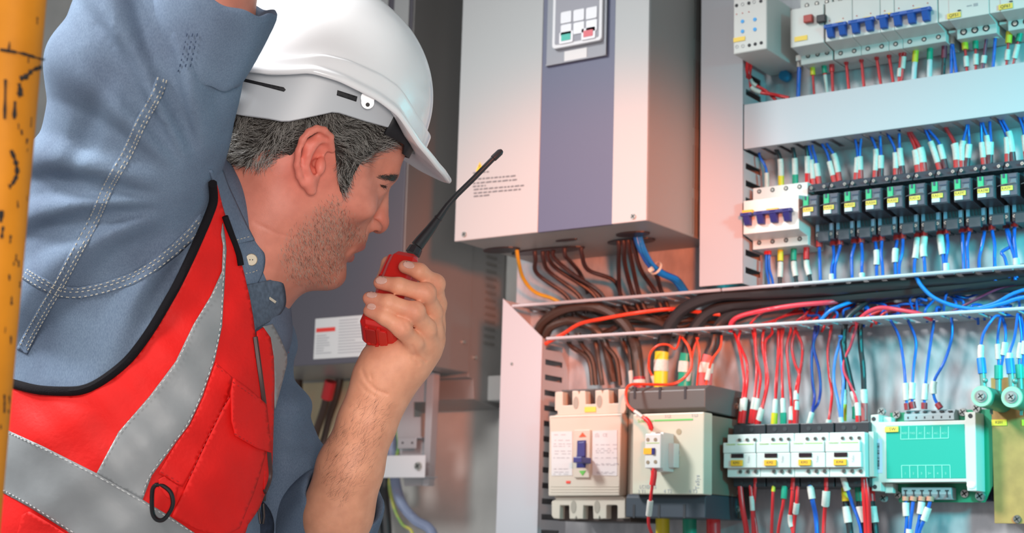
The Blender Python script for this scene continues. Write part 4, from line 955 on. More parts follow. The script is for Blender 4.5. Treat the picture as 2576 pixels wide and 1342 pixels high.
for i in range(16):
    x0 = 1850+i*24+random.uniform(-8, 8); y0 = random.uniform(800, 822); x1 = x0+random.uniform(40, 120); y1 = random.uniform(764, 790)
    wire('thin red wire tangled low in the open duct, %s from the left' % ORD[i], [(x0, y0+16, -.03), (x0+8, y0, -.03), ((x0+x1)/2, (y0+y1)/2+random.uniform(-8, 8), random.uniform(-.03, -.012)), (x1, y1, -.014), (x1+40, y1+random.uniform(-6, 14), -.012)], REDW, .0016, group='thin red wires tangled in the open duct')
for i in range(26):
    x0 = 2060+i*21+random.uniform(-8, 8); y0 = random.uniform(745, 795); x1 = x0+random.uniform(-60, 90); y1 = random.uniform(720, 800)
    wire('thin blue wire tangled in the open duct, %s from the left' % ORD[i], [(x0, y0+30, -.02), (x0+random.uniform(-10, 10), y0, -.028), ((x0+x1)/2+random.uniform(-20, 20), (y0+y1)/2+random.uniform(-16, 16), random.uniform(-.03, -.012)), (x1, y1, -.014), (x1+random.uniform(-50, 60), y1+random.uniform(-20, 14), -.012)], BLUW, .0016, group='thin blue wires tangled in the open duct')
wire('maroon wire crossing the right part of the open duct', [(2385, 790, -.03), (2440, 762, -.03), (2510, 728, -.03), (2560, 715, -.03)], mat('maroon_wire', (0, 0, 0)), .0016)
wire('light blue wire crossing over the tangle beside the slanting black cable', [(2065, 806, -.045), (2085, 785, -.046), (2110, 772, -.044), (2150, 757, -.03)], mat('bright_blue_wire', (0, 0, 0)), .0022)
cable('thin black cable slanting behind the duct lip at centre', [(2200, 745, -.025), (2160, 775, -.03), (2130, 805, -.035), (2122, 850, -.035), (2122, 880, -.035), (2150, 1010, -.032), (2152, 1055, -.032)], BLKW, .0036, sl=[(.80, .91, WHTW, 1.25, ML), (.91, 1, GRNW, 1.2, 'green_sleeve')])
# --- below the open duct to the small contactors
G7 = 'wires running down to the contactor row'
OY = -.036
down = [  # label, points (px,py), colour, marker start px y, marker end y, sleeve colour
    ('red wire, outer one of the leftmost pair above the contactors', [(1842, 825), (1858, 870), (1872, 950), (1868, 1010), (1862, 1065)], REDW, 1010, 1038, REDW),
    ('red wire, inner one of the leftmost pair above the contactors', [(1862, 835), (1858, 860), (1878, 910), (1880, 960), (1874, 1010), (1868, 1065)], REDW, 1008, 1036, REDW),
    ('red wire, left one of the second pair above the contactors', [(1893, 830), (1900, 870), (1904, 930), (1898, 1000), (1888, 1066)], REDW, 1005, 1032, REDW),
    ('red wire, right one of the second pair above the contactors', [(1899, 830), (1903, 900), (1913, 950), (1906, 1005), (1896, 1066)], REDW, 1008, 1034, REDW),
    ('red wire, left one of the third pair above the contactors', [(1921, 830), (1918, 870), (1927, 930), (1926, 980), (1915, 1030), (1901, 1085)], REDW, 1030, 1058, REDW),
    ('red wire, right one of the third pair above the contactors', [(1942, 840), (1926, 860), (1926, 900), (1932, 960), (1920, 1020), (1902, 1085)], REDW, 1032, 1060, REDW),
    ('red wire in yellow sleeve above the second contactor', [(1958, 832), (1957, 900), (1954, 970), (1950, 1020), (1947, 1070)], REDW, 1010, 1042, YELW),
    ('red wire in green sleeve above the second contactor', [(1966, 832), (1967, 900), (1968, 970), (1970, 1020), (1971, 1070)], REDW, 1008, 1042, GRNW),
    ('thin red wire beside the green sleeve above the second contactor', [(1970, 832), (1960, 890), (1952, 960), (1951, 1020), (1948, 1065)], REDW, 0, 0, None),
    ('red wire bowing left above the second contactor', [(1990, 830), (1980, 870), (1984, 930), (1990, 1000), (1991, 1040), (1989, 1085)], REDW, 1028, 1060, REDW),
    ('red wire crossing right to left above the second contactor', [(2002, 830), (2018, 870), (2016, 920), (2004, 970), (2003, 1000), (2000, 1068)], REDW, 992, 1014, REDW),
    ('red wire crossing left to right above the second contactor', [(2000, 832), (1992, 870), (2000, 915), (2011, 945), (2005, 1000), (2002, 1068)], REDW, 1015, 1035, REDW),
    ('dark blue wire, left one of the looping pair above the third contactor', [(2050, 832), (2042, 900), (2044, 960), (2049, 1000), (2043, 1036), (2034, 1070)], mat('dark_blue_wire', (.02, .04, .26), .4), 1040, 1068, None),
    ('dark blue wire, right one of the looping pair above the third contactor', [(2058, 832), (2046, 870), (2060, 930), (2064, 980), (2058, 1015), (2042, 1040), (2034, 1070)], mat('dark_blue_wire', (0, 0, 0)), 0, 0, None),
    ('single red wire above the right end of the third contactor', [(2091, 830), (2083, 880), (2086, 940), (2093, 990), (2088, 1040), (2080, 1085)], REDW, 1058, 1085, None),
    ('light blue wire bowing left above the fourth contactor', [(2112, 860), (2100, 910), (2098, 960), (2108, 1010), (2118, 1075)], mat('pale_blue_wire', (.08, .22, .6), .4), 1053, 1083, None),
    ('light blue wire beside the bowing one above the fourth contactor', [(2116, 860), (2116, 910), (2122, 960), (2118, 1010), (2118, 1070)], mat('pale_blue_wire', (0, 0, 0)), 0, 0, None),
    ('pink red wire swinging in front of the black cables above the fourth contactor', [(2154, 822), (2140, 870), (2125, 905), (2124, 935), (2140, 970), (2152, 1000), (2158, 1030), (2160, 1088)], mat('pink_red_wire', (0, 0, 0)), 1023, 1052, REDW)]
for lab, P, m_, y0, y1, sm in down:
    pts = [(P[0][0], P[0][1]-14, -.04)]+[(x, y, OY if i < len(P)-2 else -.05) for i, (x, y) in enumerate(P)]
    ya, yb = pts[0][1], pts[-1][1]; f_ = lambda y: (y-ya)/(yb-ya)
    sl = []
    if y1: sl.append((f_(y0), f_(y1), WHTW, 1.9, ML))
    if sm is not None and y1: sl.append((f_(y1), 1, sm, 2.3 if sm is not REDW else 1.9, {'yellow_sleeve': 'yellow_sleeve', 'green_sleeve': 'green_sleeve'}.get(sm.name, 'red_sleeve')))
    wire(lab, pts, m_, .0018, sl, group=G7)
wire('black cable with white marker and yellow sleeve behind the light blue wires', [(2124, 830, -.03), (2124, 900, -.03), (2123, 980, -.03), (2121, 1060, -.03)], BLKW, .0030, ((.66, .82, WHTW, 1.4, ML), (.82, 1, YELW, 1.4, 'yellow_sleeve')), group=G7)
wire('dark grey cable with white marker and red sleeve right of the pink wire', [(2164, 815, -.03), (2165, 870, -.03), (2172, 940, -.03), (2175, 1060, -.03)], BLKW, .0034, ((.68, .82, WHTW, 1.25, ML), (.82, 1, mat('pale_red_sleeve', (0, 0, 0)), 1.2, 'red_sleeve')), group=G7)
# heart shaped loop near the big contactor
wire('orange red wire curling in a heart shape in front of the yellow and green sleeves', [(1716, 850, -.05), (1735, 880, -.055), (1737, 930, -.06), (1700, 965, -.07), (1640, 968, -.10), (1590, 968, -.125), (1575, 985, -.135), (1580, 1020, -.145), (1610, 1045, -.155), (1632, 1062, -.158), (1640, 1085, -.158)], mat('orange_red_wire', (0, 0, 0)), .0018, ((.83, .90, WHTW, 1.3, ML), (.92, .99, REDW, 1.7, 'red_sleeve')))
wire('orange red wire curling round the yellow sleeve cable', [(1712, 845, -.04), (1700, 878, -.045), (1680, 868, -.05), (1655, 870, -.055), (1636, 890, -.055), (1632, 925, -.05), (1642, 950, -.045), (1650, 975, -.04)], mat('orange_red_wire', (0, 0, 0)), .0015, ((.85, .98, WHTW, 1.8, ML),))
wire('thin orange red wire looping beside the green sleeve', [(1757, 850, -.04), (1745, 880, -.045), (1738, 920, -.045), (1730, 960, -.04)], mat('orange_red_wire', (0, 0, 0)), .0013, ((.8, .98, WHTW, 2, ML),))
wire('thin orange red wire dropping left of the pale red sleeve', [(1752, 850, -.045), (1760, 890, -.045), (1755, 950, -.04), (1752, 985, -.04)], mat('orange_red_wire', (0, 0, 0)), .0013)
wire('thin orange red wire joining the pale red sleeve', [(1815, 845, -.045), (1812, 875, -.047), (1792, 905, -.05), (1783, 935, -.05), (1776, 970, -.05)], mat('orange_red_wire', (0, 0, 0)), .0016, ((.68, .9, WHTW, 2, ML),))
wire('red wire hanging from the auxiliary contact block', [(1644, 1178, -.155), (1645, 1195, -.155), (1640, 1230, -.155), (1634, 1280, -.15), (1632, 1320, -.14), (1645, 1375, -.12)], REDW, .0019, ((0.03, .2, REDW, 2.0, 'red_sleeve'), (.38, .56, WHTW, 2.0, ML)))
# feeds under the large contactor
for i, (x, m_, nm) in enumerate(((1667, YELW, 'yellow'), (1735, GRNW, 'green'), (1795, REDW, 'red'))):
    cable('cable in a %s sleeve under the large contactor' % nm, [(x, 1296, -.05), (x, 1330, -.05), (x+2, 1400, -.05)], TC, .0075, sl=[(0, .75, m_, 1.2, nm+'_sleeve')])
# --- below the small contactors
G8 = 'wires below the contactor row'
for lab, P, m_, r_, sl in (
    ('thick red wire, leftmost below the contactor row', [(1862, 1225), (1868, 1280), (1880, 1360)], REDW, .0034, ((.3, .6, WHTW, .9, ML),)),
    ('red wire from the first contactor running down in front', [(1902, 1200), (1898, 1250), (1896, 1290), (1905, 1360)], REDW, .0021, ((.0, .1, REDW, 1.4, FE),)),
    ('red wire with white marker beside the first contactor, right of the thick one', [(1888, 1222), (1892, 1270), (1896, 1360)], REDW, .0024, ((.2, .45, WHTW, 1.3, ML),)),
    ('red wire with a yellow end below the second contactor', [(1946, 1224), (1944, 1260), (1941, 1360)], REDW, .0020, ((0, .1, YELW, 1.2, FE),)),
    ('red wire with a green sleeve below the second contactor', [(1974, 1224), (1970, 1270), (1956, 1360)], REDW, .0020, ((0, .22, GRNW, 1.9, 'green_sleeve'),)),
    ('red wire with a low white marker below the second contactor', [(1997, 1200), (1992, 1260), (1988, 1310), (1998, 1360)], REDW, .0023, ((0, .2, REDW, 1.4, 'red_sleeve'), (.6, .8, WHTW, 1.5, ML))),
    ('red wire with a high white marker below the second contactor', [(2007, 1224), (2004, 1270), (1999, 1310), (1996, 1360)], REDW, .0023, ((.3, .5, WHTW, 1.6, ML),)),
    ('dark blue wire with a printed marker below the third contactor', [(2038, 1222), (2044, 1260), (2052, 1300), (2056, 1360)], BLUW, .0028, ((.02, .24, WHTW, 1.5, ML),)),
    ('red wire with a wide marker below the third contactor', [(2080, 1200), (2078, 1250), (2074, 1300), (2072, 1360)], REDW, .0024, ((0, .15, REDW, 1.3, 'red_sleeve'), (.22, .45, WHTW, 2, ML))),
    ('blue wire with a long white marker crossing below the fourth contactor', [(2122, 1202), (2130, 1228), (2145, 1270), (2160, 1310), (2168, 1360)], BLUW, .0022, ((0, .2, WHTW, 1.9, ML),)),
    ('red wire, left of the pair leaving the right end of the fourth contactor', [(2172, 1202), (2174, 1250), (2180, 1360)], REDW, .0030, ()),
    ('red wire, right of the pair leaving the right end of the fourth contactor', [(2178, 1202), (2184, 1260), (2188, 1360)], REDW, .0028, ())):
    wire(lab, [(x, y, -.06 if i < 2 else -.05) for i, (x, y) in enumerate(P)], m_, r_, sl, group=G8)
for lab, x, m_, nm in (('black cable in yellow sleeve below the fourth contactor', 2126, YELW, 'yellow_sleeve'), ('black cable in green sleeve below the fourth contactor', 2160, GRNW, 'green_sleeve'), ('black cable in red sleeve below the right end of the fourth contactor', 2190, REDW, 'red_sleeve')):
    wire(lab, [(x, 1224, -.045), (x+4, 1280, -.045), (x+14, 1360, -.045)], BLKW, .0042, ((0, .28, m_, 1.15, nm), (.38, .68, WHTW, 1.3, ML)), group=G8)
# --- wires of the green module
G9 = 'blue wires of the control module'
for lab, P in (('leftmost above the control module', [(2240, 806), (2262, 850), (2274, 920), (2279, 990), (2283, 1032)]), ('second above the control module', [(2284, 806), (2304, 860), (2298, 930), (2294, 1000), (2298, 1028)]),
               ('third above the control module', [(2350, 806), (2340, 870), (2332, 930), (2326, 1000), (2325, 1030)]), ('rightmost above the control module, bending outward', [(2394, 800), (2394, 850), (2376, 910), (2350, 960), (2350, 1000), (2366, 1028)])):
    wire('blue wire, '+lab, [(x, y, -.036 if i < 3 else -.04) for i, (x, y) in enumerate(P)], BLUW, .0018, ((.72, .90, WHTW, 2.1, ML), (.93, 1, mat('maroon_ferrule', (.3, .03, .04), .4), 2., FE)) if 'right' not in lab else ((.70, .83, WHTW, 2.1, ML), (.94, 1, mat('maroon_ferrule', (0, 0, 0)), 2., FE)), group=G9)
for lab, P, a_, b_ in (('leftmost below the control module', [(2279, 1250), (2279, 1280), (2281, 1310), (2278, 1360)], .14, .45), ('second below the control module', [(2299, 1250), (2295, 1280), (2290, 1320), (2287, 1360)], .75, .99),
               ('third below the control module', [(2320, 1250), (2317, 1280), (2312, 1310), (2304, 1360)], .12, .4), ('rightmost below the control module', [(2340, 1250), (2338, 1270), (2324, 1310), (2310, 1360)], .25, .55)):
    wire('blue wire, '+lab, [(x, y, -.044) for x, y in P], BLUW, .0021, ((0, .1, mat('copper_ferrule', (.5, .24, .16), .5), 2, FE), (a_, b_, WHTW, 2, ML)), group=G9)
# --- resistor leads
G10 = 'blue wires to the tubular resistors'
for lab, P, sm, a_ in (
    ('arching to the left resistor front lug', [(2514, 795, -.06), (2500, 800, -.065), (2474, 840, -.075), (2467, 885, -.085), (2470, 925, -.088), (2473, 955, -.088), (2474, 975, -.088)], mat('blue_boot', (.02, .2, .6), .4), .5),
    ('left of the two going to the teal boot of the left resistor', [(2517, 795, -.05), (2510, 850, -.05), (2512, 900, -.05), (2512, 950, -.05), (2512, 985, -.05)], mat('teal_boot', (.02, .33, .25), .4), .38),
    ('right of the two going to the teal boot of the left resistor', [(2520, 795, -.045), (2530, 840, -.05), (2523, 900, -.05), (2513, 950, -.05)], None, .45),
    ('arching to the right resistor front lug', [(2560, 790, -.06), (2552, 850, -.08), (2540, 890, -.088), (2542, 925, -.088), (2545, 955, -.088), (2546, 975, -.088)], mat('blue_boot', (0, 0, 0)), .6),
    ('to the teal boot of the right resistor', [(2562, 790, -.05), (2570, 850, -.05), (2564, 900, -.05), (2568, 985, -.05)], mat('teal_boot', (0, 0, 0)), .38),
    ('last at the right edge above the resistors', [(2566, 790, -.045), (2578, 850, -.05), (2574, 900, -.05), (2569, 950, -.05)], None, .45)):
    sl = [(a_, a_+.2, WHTW, 2.2, ML)]
    if sm is not None: sl += [(.66, .84, sm, 3.0, 'insulating_boot'), (.84, 1, mat('lug_grey_green', (0, 0, 0)), 2.2, 'crimp')]
    wire('blue wire '+lab, P, BLUW, .0016, sl, group=G10)
# --- under the near drive cabinet
G11 = 'dark cables leaving the near drive cabinet'
for i, (sx, sy, mx, my, ex, ey) in enumerate(((1345, 640, 1352, 690, 1425, 745), (1365, 640, 1382, 685, 1455, 742), (1378, 640, 1405, 680, 1490, 738), (1392, 638, 1440, 690, 1510, 738), (1420, 632, 1436, 660, 1460, 690),
                            (1462, 630, 1480, 680, 1545, 707), (1555, 612, 1556, 665, 1560, 740), (1568, 612, 1572, 665, 1590, 735), (1580, 610, 1590, 665, 1606, 735), (1594, 612, 1612, 680, 1645, 730), (1610, 615, 1650, 690, 1662, 728))):
    wire('dark cable from the underside of the near drive cabinet, %s from the left' % ORD[i], [(sx, sy-8, -.09), (sx+2, sy+12, -.085), (mx, my, -.06), (ex, ey, -.03), (ex+20, ey+50, -.02)], mat('maroon_black_cable', (.045, .02, .018), .45), .0030, cat='cable', name='cable', group=G11)
wire('yellow wire curving down from the near drive cabinet into the open duct', [(1300, 625, -.10), (1304, 655, -.09), (1316, 700, -.06), (1345, 735, -.04), (1390, 752, -.03), (1430, 775, -.025)], mat('yellow_wire', (.65, .42, .02), .4), .0026)
for i in range(7):
    a = i*2.4; dx, dy = 7*math.cos(a), 4*math.sin(a)
    wire('blue wire of the tied bundle under the near drive cabinet', [(1603+dx, 590+dy, -.10), (1612+dx, 622+dy, -.095), (1636+dx*.8, 665+dy, -.08+i*.001), (1665+dx*.8, 688+dy, -.06), (1700+dx, 705+dy, -.04), (1722+dx, 735+dy, -.03)], BLUW if i % 3 else mat('bright_blue_wire', (0, 0, 0)), .0026, group='tied blue bundle under the near drive cabinet')
mb = MB(); q = at(1650, 675, -.072); dr = (at(1660, 684, -.066)-at(1640, 668, -.08)).normalized(); u_ = dr.orthogonal().normalized(); w_ = dr.cross(u_)
mb.tube([q+(u_*math.cos(t*math.pi/6)+w_*math.sin(t*math.pi/6))*.0085 for t in range(12)], .0016, 6, closed=True); q2 = at(1634, 682, -.085); mb.cyl(q2, at(1642, 676, -.085), .0035, n=8)
tag(mb.build('cable_tie', mat('tie_white', (.72, .62, .5), .5), smooth=True), 'white cable tie around the blue bundle under the near drive cabinet', 'cable tie')
# ================================================================== PERSON (distance fields turned into meshes)
def V3(p): return np.array(p, float)
def PD(px, py, d): return V3(atd(px, py, d))
class HF:      # local frame of the head, millimetres: x forward, y to his left, z up
    O = atd(742, 392, 1.48)
    t = -ray(742, 392).normalized(); r = (CR-t*CR.dot(t)).normalized(); u = t.cross(r)
    a, b = math.radians(16), math.radians(27)
    r2 = math.cos(b)*r-math.sin(b)*u; u2 = math.sin(b)*r+math.cos(b)*u
    f = math.cos(a)*r2-math.sin(a)*t; rt = math.sin(a)*r2+math.cos(a)*t
    M = np.array([f[:], (-rt)[:], u2[:]])
def hw(x, y, z): return V3(HF.O)+(HF.M.T@V3((x, y, z)))*.001
def hl(P): return (P-V3(HF.O))@HF.M.T*1000.
def smin(a, b, k):
    h = np.maximum(k-np.abs(a-b), 0)/k; return np.minimum(a, b)-h*h*k*.25
def smax(a, b, k): return -smin(-a, -b, k)
def ell(P, c, r, R=None):
    q = P-V3(c)
    if R is not None: q = q@R
    r = V3(r); k0 = np.linalg.norm(q/r, axis=1); k1 = np.linalg.norm(q/(r*r), axis=1)
    return k0*(k0-1)/np.maximum(k1, 1e-9)
def cap(P, a, b, ra, rb):
    a, b = V3(a), V3(b); ab = b-a; q = P-a
    h = np.clip(q@ab/(ab@ab), 0, 1)
    return np.linalg.norm(q-h[:, None]*ab, axis=1)-(ra+(rb-ra)*h)
def chain(P, pts, k=.01):
    d = None
    for (a, ra), (b, rb) in zip(pts, pts[1:]):
        e = cap(P, a, b, ra, rb); d = e if d is None else smin(d, e, k)
    return d
def nets(f, lo, hi, h, n=20, slack=1.0):
    lo = V3(lo); hi = V3(hi); nb = np.ceil((hi-lo)/(h*n)).astype(int)
    ii = np.stack(np.meshgrid(*[np.arange(k) for k in nb], indexing='ij'), -1).reshape(-1, 3)
    c = lo+(ii+.5)*h*n; v = f(c); keep = ii[np.abs(v) < h*n*.87*1.35*slack+.004]
    g = np.arange(n+1); gg = np.stack(np.meshgrid(g, g, g, indexing='ij'), -1).reshape(-1, 3)
    S = int(nb.max()*n+2); cid, cpos, quads = [], [], []
    for b in keep:
        G = gg+b*n; Vv = f(lo+G*h).reshape(n+1, n+1, n+1); s = Vv < 0
        if s.all() or not s.any(): continue
        acc = np.zeros((n, n, n, 3)); cnt = np.zeros((n, n, n))
        for ax in range(3):
            o1, o2 = [a for a in range(3) if a != ax]
            A = np.take(Vv, range(n), ax); B = np.take(Vv, range(1, n+1), ax); cr = (A < 0) != (B < 0)
            t = np.where(cr, A/np.where(cr, A-B, 1), 0)
            for d1 in (0, 1):
                for d2 in (0, 1):
                    sl = [slice(None)]*3; sl[o1] = slice(d1, d1+n); sl[o2] = slice(d2, d2+n); sl = tuple(sl)
                    m = cr[sl]; cnt += m
                    acc[..., ax] += np.where(m, t[sl], 0); acc[..., o1] += m*d1; acc[..., o2] += m*d2
            sl = [slice(0, n)]*3; I = np.argwhere(cr[tuple(sl)])
            if len(I):
                sg = (A[tuple(sl)] < 0)[I[:, 0], I[:, 1], I[:, 2]]; I = I+b*n
                e1 = np.zeros(3, int); e1[o1] = 1; e2 = np.zeros(3, int); e2[o2] = 1
                q = np.stack([I-e1-e2, I-e2, I, I-e1], 1)
                flip = sg if ax != 1 else ~sg
                q[~flip] = q[~flip][:, ::-1]; quads.append(q)
        I = np.argwhere(cnt > 0)
        p = acc[I[:, 0], I[:, 1], I[:, 2]]/cnt[I[:, 0], I[:, 1], I[:, 2]][:, None]
        cid.append(((I+b*n)@np.array([S*S, S, 1]))); cpos.append(lo+(I+b*n+p)*h)
    cid = np.concatenate(cid); cpos = np.concatenate(cpos); o = np.argsort(cid); cid = cid[o]; cpos = cpos[o]
    q = np.concatenate(quads); qi = q@np.array([S*S, S, 1]); j = np.searchsorted(cid, qi); j = np.clip(j, 0, len(cid)-1)
    ok = (cid[j] == qi).all(1) & (q.min(2) >= 0).all(1); return cpos, j[ok]
def relax(v, q, it=2, w=.5):
    n = len(v)
    for _ in range(it):
        s = np.zeros_like(v); c = np.zeros(n)
        for a in range(4):
            np.add.at(s, q[:, a], v[q[:, (a+1) % 4]]); np.add.at(s, q[:, a], v[q[:, (a-1) % 4]]); np.add.at(c, q[:, a], 2)
        v = v*(1-w)+w*s/np.maximum(c, 1)[:, None]
    return v
def mesh_np(name, v, q, m, parent=None, col=None, origin=None):
    org = V3(origin) if origin is not None else np.zeros(3)
    me = bpy.data.meshes.new(name); me.vertices.add(len(v)); me.vertices.foreach_set('co', (v-org).astype(np.float32).ravel())
    me.loops.add(q.size); me.loops.foreach_set('vertex_index', q.astype(np.int32).ravel())
    me.polygons.add(len(q)); me.polygons.foreach_set('loop_start', np.arange(0, q.size, q.shape[1], dtype=np.int32))
    me.polygons.foreach_set('use_smooth', np.ones(len(q), bool)); me.update(calc_edges=True); me.materials.append(m)
    if col is not None:
        a = me.color_attributes.new('tint', 'FLOAT_COLOR', 'POINT'); a.data.foreach_set('color', np.concatenate([col, np.ones((len(v), 1))], 1).astype(np.float32).ravel())
    o = bpy.data.objects.new(name, me); COL.objects.link(o)
    if parent is None: o.location = org
    else: o.parent = parent; ORG[o.name] = Vector(org)
    return o
# ---- head, millimetre coordinates
def head_sdf(Q):
    ya = np.abs(Q[:, 1]); S = np.stack([Q[:, 0], ya, Q[:, 2]], 1)     # symmetric copy
    d = ell(Q, (2, 0, 36), (94, 75, 90))
    d = smin(d, ell(S, (30, 0, -20), (64, 55, 70)), 22)
    d = smin(d, cap(S, (10, 52, -46), (78, 18, -84), 13, 13), 20)
    d = smin(d, ell(S, (83, 0, -87), (13, 20, 14)), 14)
    d = smin(d, ell(S, (38, 0, -84), (50, 38, 26)), 18)
    d = smin(d, cap(S, (78, 44, 25), (89, 4, 24), 7.5, 8.5), 10)
    d = smin(d, ell(S, (57, 50, -14), (22, 15, 14)), 16)
    d = smin(d, ell(S, (82, 0, -45), (19, 27, 18)), 12)
    d = smax(d, -ell(S, (97, 31, 8), (15, 15, 11)), 8)
    d = smin(d, ell(S, (74, 31, 8), (13, 14, 12.5)), 2.5)             # lids over the eyeball
    d = smax(d, -cap(S, (88, 24, 5.6), (84, 39, 5.4), .9, .7), 1.2)    # lid opening
    d = smin(d, cap(S, (91, 0, 13), (105, 0, -19), 6.5, 9), 6)
    d = smin(d, ell(S, (107, 0, -23.5), (8.2, 9, 9)), 5)
    d = smin(d, ell(S, (97.5, 11.5, -27), (10, 5.5, 7)), 2.5)
    d = smax(d, -cap(S, (103.5, 15, -35), (100, 9, -27.5), 3.4, 3), 1.2)
    d = smax(d, -cap(S, (85, 18.5, -22), (91, 20, -36), .8, .8), 5)      # wing groove
    d = smin(d, cap(S, (86, 22, -55.5), (98.5, 0, -50), 3.6, 6), 3.5)
    d = smin(d, cap(S, (84, 20, -61), (92.5, 0, -65), 4.2, 7), 3.5)
    d = smax(d, -cap(S, (84, 21, -57.5), (102, 0, -57.5), 1.4, 3.4), 1.5)
    d = smax(d, -cap(S, (94, 16, -76), (97, 0, -76), 3, 4), 7)
    d = smax(d, -ell(S, (86, 58, 34), (34, 16, 22)), 14)               # temple
    return d
def EP(px, py, off):     # point at the near ear: pixel + millimetres outward from the side of the head
    y = -(74+off); o = Vector(hw(0, y, 0)); n = Vector(HF.M[1]); r_ = ray(px, py); t = (o-CC).dot(n)/r_.dot(n)
    return V3(CC+r_*t)
def ear_sdf(P):
    h = [(836, 378, 5), (830, 345, 13), (815, 329, 17), (797, 325, 19), (778, 333, 20), (762, 352, 20), (752, 382, 19), (748, 415, 17), (752, 442, 15), (762, 462, 12)]
    k = .003; d = None
    pts = [(EP(*p), .0036 if 0 < i < 8 else .003) for i, p in enumerate(h)]
    d = chain(P, pts, .002)
    bowl = chain(P, [(EP(812, 350, 6), .006), (EP(790, 385, 4), .009), (EP(785, 425, 3), .008), (EP(785, 455, 4), .006)], .006)   # root joining the head
    web = chain(P, [(EP(806, 340, 11), .004), (EP(775, 365, 12), .0045), (EP(765, 410, 11), .0045), (EP(772, 450, 9), .004)], .004)
    d = smin(d, web, .004); d = smin(d, bowl, .006)
    anti = chain(P, [(EP(816, 352, 12), .002), (EP(792, 362, 15), .0028), (EP(775, 390, 16), .0032), (EP(772, 425, 14), .0032), (EP(783, 447, 11), .0035)], .002)
    d = smin(d, anti, .003)
    d = smax(d, -chain(P, [(EP(812, 378, 12), .0055), (EP(800, 400, 10), .0065), (EP(794, 425, 9), .006)], .004), .003)
    d = smax(d, -chain(P, [(EP(822, 352, 16), .0022), (EP(800, 341, 19), .0026), (EP(777, 352, 20), .0024), (EP(764, 380, 20), .0022), (EP(760, 415, 18), .002)], .002), .002)
    d = smax(d, -cap(P, EP(792, 414, 14), EP(800, 410, -8), .0052, .004), .002)
    d = smin(d, ell(P, EP(806, 418, 9), (.005, .005, .008)), .004)      # tragus
    d = smin(d, cap(P, EP(776, 460, 9), EP(783, 479, 8), .0062, .0052), .005)   # lobe
    return d
# ---- hand: finger chains, pixel + depth
HD = 1.50
FING = {   # tip -> DIP -> PIP -> MCP
 'index': [(1019, 672, -.024, 6.6), (1055, 683, -.028, 7.5), (1093, 716, -.016, 8.6), (1100, 766, .000, 9.0), (1090, 828, .012, 10.5)],
 'middle': [(957, 712, -.034, 6.8), (1004, 720, -.040, 7.8), (1069, 739, -.032, 8.9), (1090, 786, -.016, 8.9), (1084, 850, .000, 11.5)],
 'ring': [(929, 751, -.038, 6.5), (978, 762, -.046, 7.7), (1042, 786, -.042, 8.8), (1074, 828, -.026, 9.0), (1068, 874, -.008, 12)],
 'pinky': [(929, 783, -.040, 6.0), (968, 799, -.048, 7.2), (1010, 828, -.046, 8.2), (1042, 862, -.032, 8.8), (1042, 892, -.014, 12)]}
def hand_sdf(P):
    d = None
    for f_ in FING.values():
        pts = [(PD(x, y, HD+o), r*.00099) for x, y, o, r in f_]
        c = chain(P, pts, .004)
        kx = f_[2]; c = smin(c, ell(P, PD(kx[0]+5, kx[1]-3, HD+kx[2]-.001), (.0084*kx[3]/9,)*3), .005)
        d = c if d is None else smin(d, c, .0024)
    palm = chain(P, [(PD(1082, 815, HD+.016), .012), (PD(1052, 868, HD+.004), .019), (PD(1000, 925, HD), .022), (PD(968, 975, HD-.004), .0225)], .02)
    palm = smin(palm, chain(P, [(PD(1062, 850, HD-.004), .013), (PD(1020, 900, HD-.012), .017), (PD(965, 940, HD-.010), .0195), (PD(950, 985, HD-.005), .021)], .015), .02)
    palm = smin(palm, cap(P, PD(950, 900, HD+.0), PD(945, 935, HD-.004), .013, .016), .015)      # heel of the hand
    th = chain(P, [(PD(978, 664, HD+.045), .0080), (PD(972, 712, HD+.044), .0092), (PD(968, 790, HD+.036), .010), (PD(960, 880, HD+.02), .014), (PD(955, 930, HD+.006), .016)], .008)
    d = smin(d, palm, .008); d = smin(d, th, .008)
    d = smin(d, chain(P, [(PD(955, 985, HD-.004), .0225), (PD(925, 1060, HD-.004), .0245), (PD(880, 1180, HD), .0285), (PD(850, 1290, HD+.008), .0305), (PD(820, 1420, HD+.05), .034)], .02), .016)
    for f_ in FING.values():
        A, B, Cc = [PD(f_[i][0], f_[i][1], HD+f_[i][2]) for i in (1, 2, 3)]
        for q, (m0, m1, rad) in enumerate(((A, B, f_[2][3]), (B, Cc, f_[2][3]))):
            ax_ = (m1-m0)/np.linalg.norm(m1-m0); side = np.cross(ax_, -V3(CF)); side /= np.linalg.norm(side); up_ = np.cross(side, ax_); up_ = up_*(1 if up_@(-V3(CF)) > 0 else -1)
            for s_ in ():
                c_ = m0+(m1-m0)*s_+up_*(rad*.00096+.0004); d = smax(d, -cap(P, c_-side*.0045, c_+side*.0045, .0003, .0003), .0022)
    for a, b in (((1040, 893), (1062, 905)), ((925, 930), (945, 975))):
        d = smax(d, -cap(P, PD(*a, HD-.034), PD(*b, HD-.031), .0004, .0004), .003)
    return d
NK = [(PD(722, 455, 1.485), .058), (PD(650, 560, 1.48), .058), (PD(575, 690, 1.485), .062)]
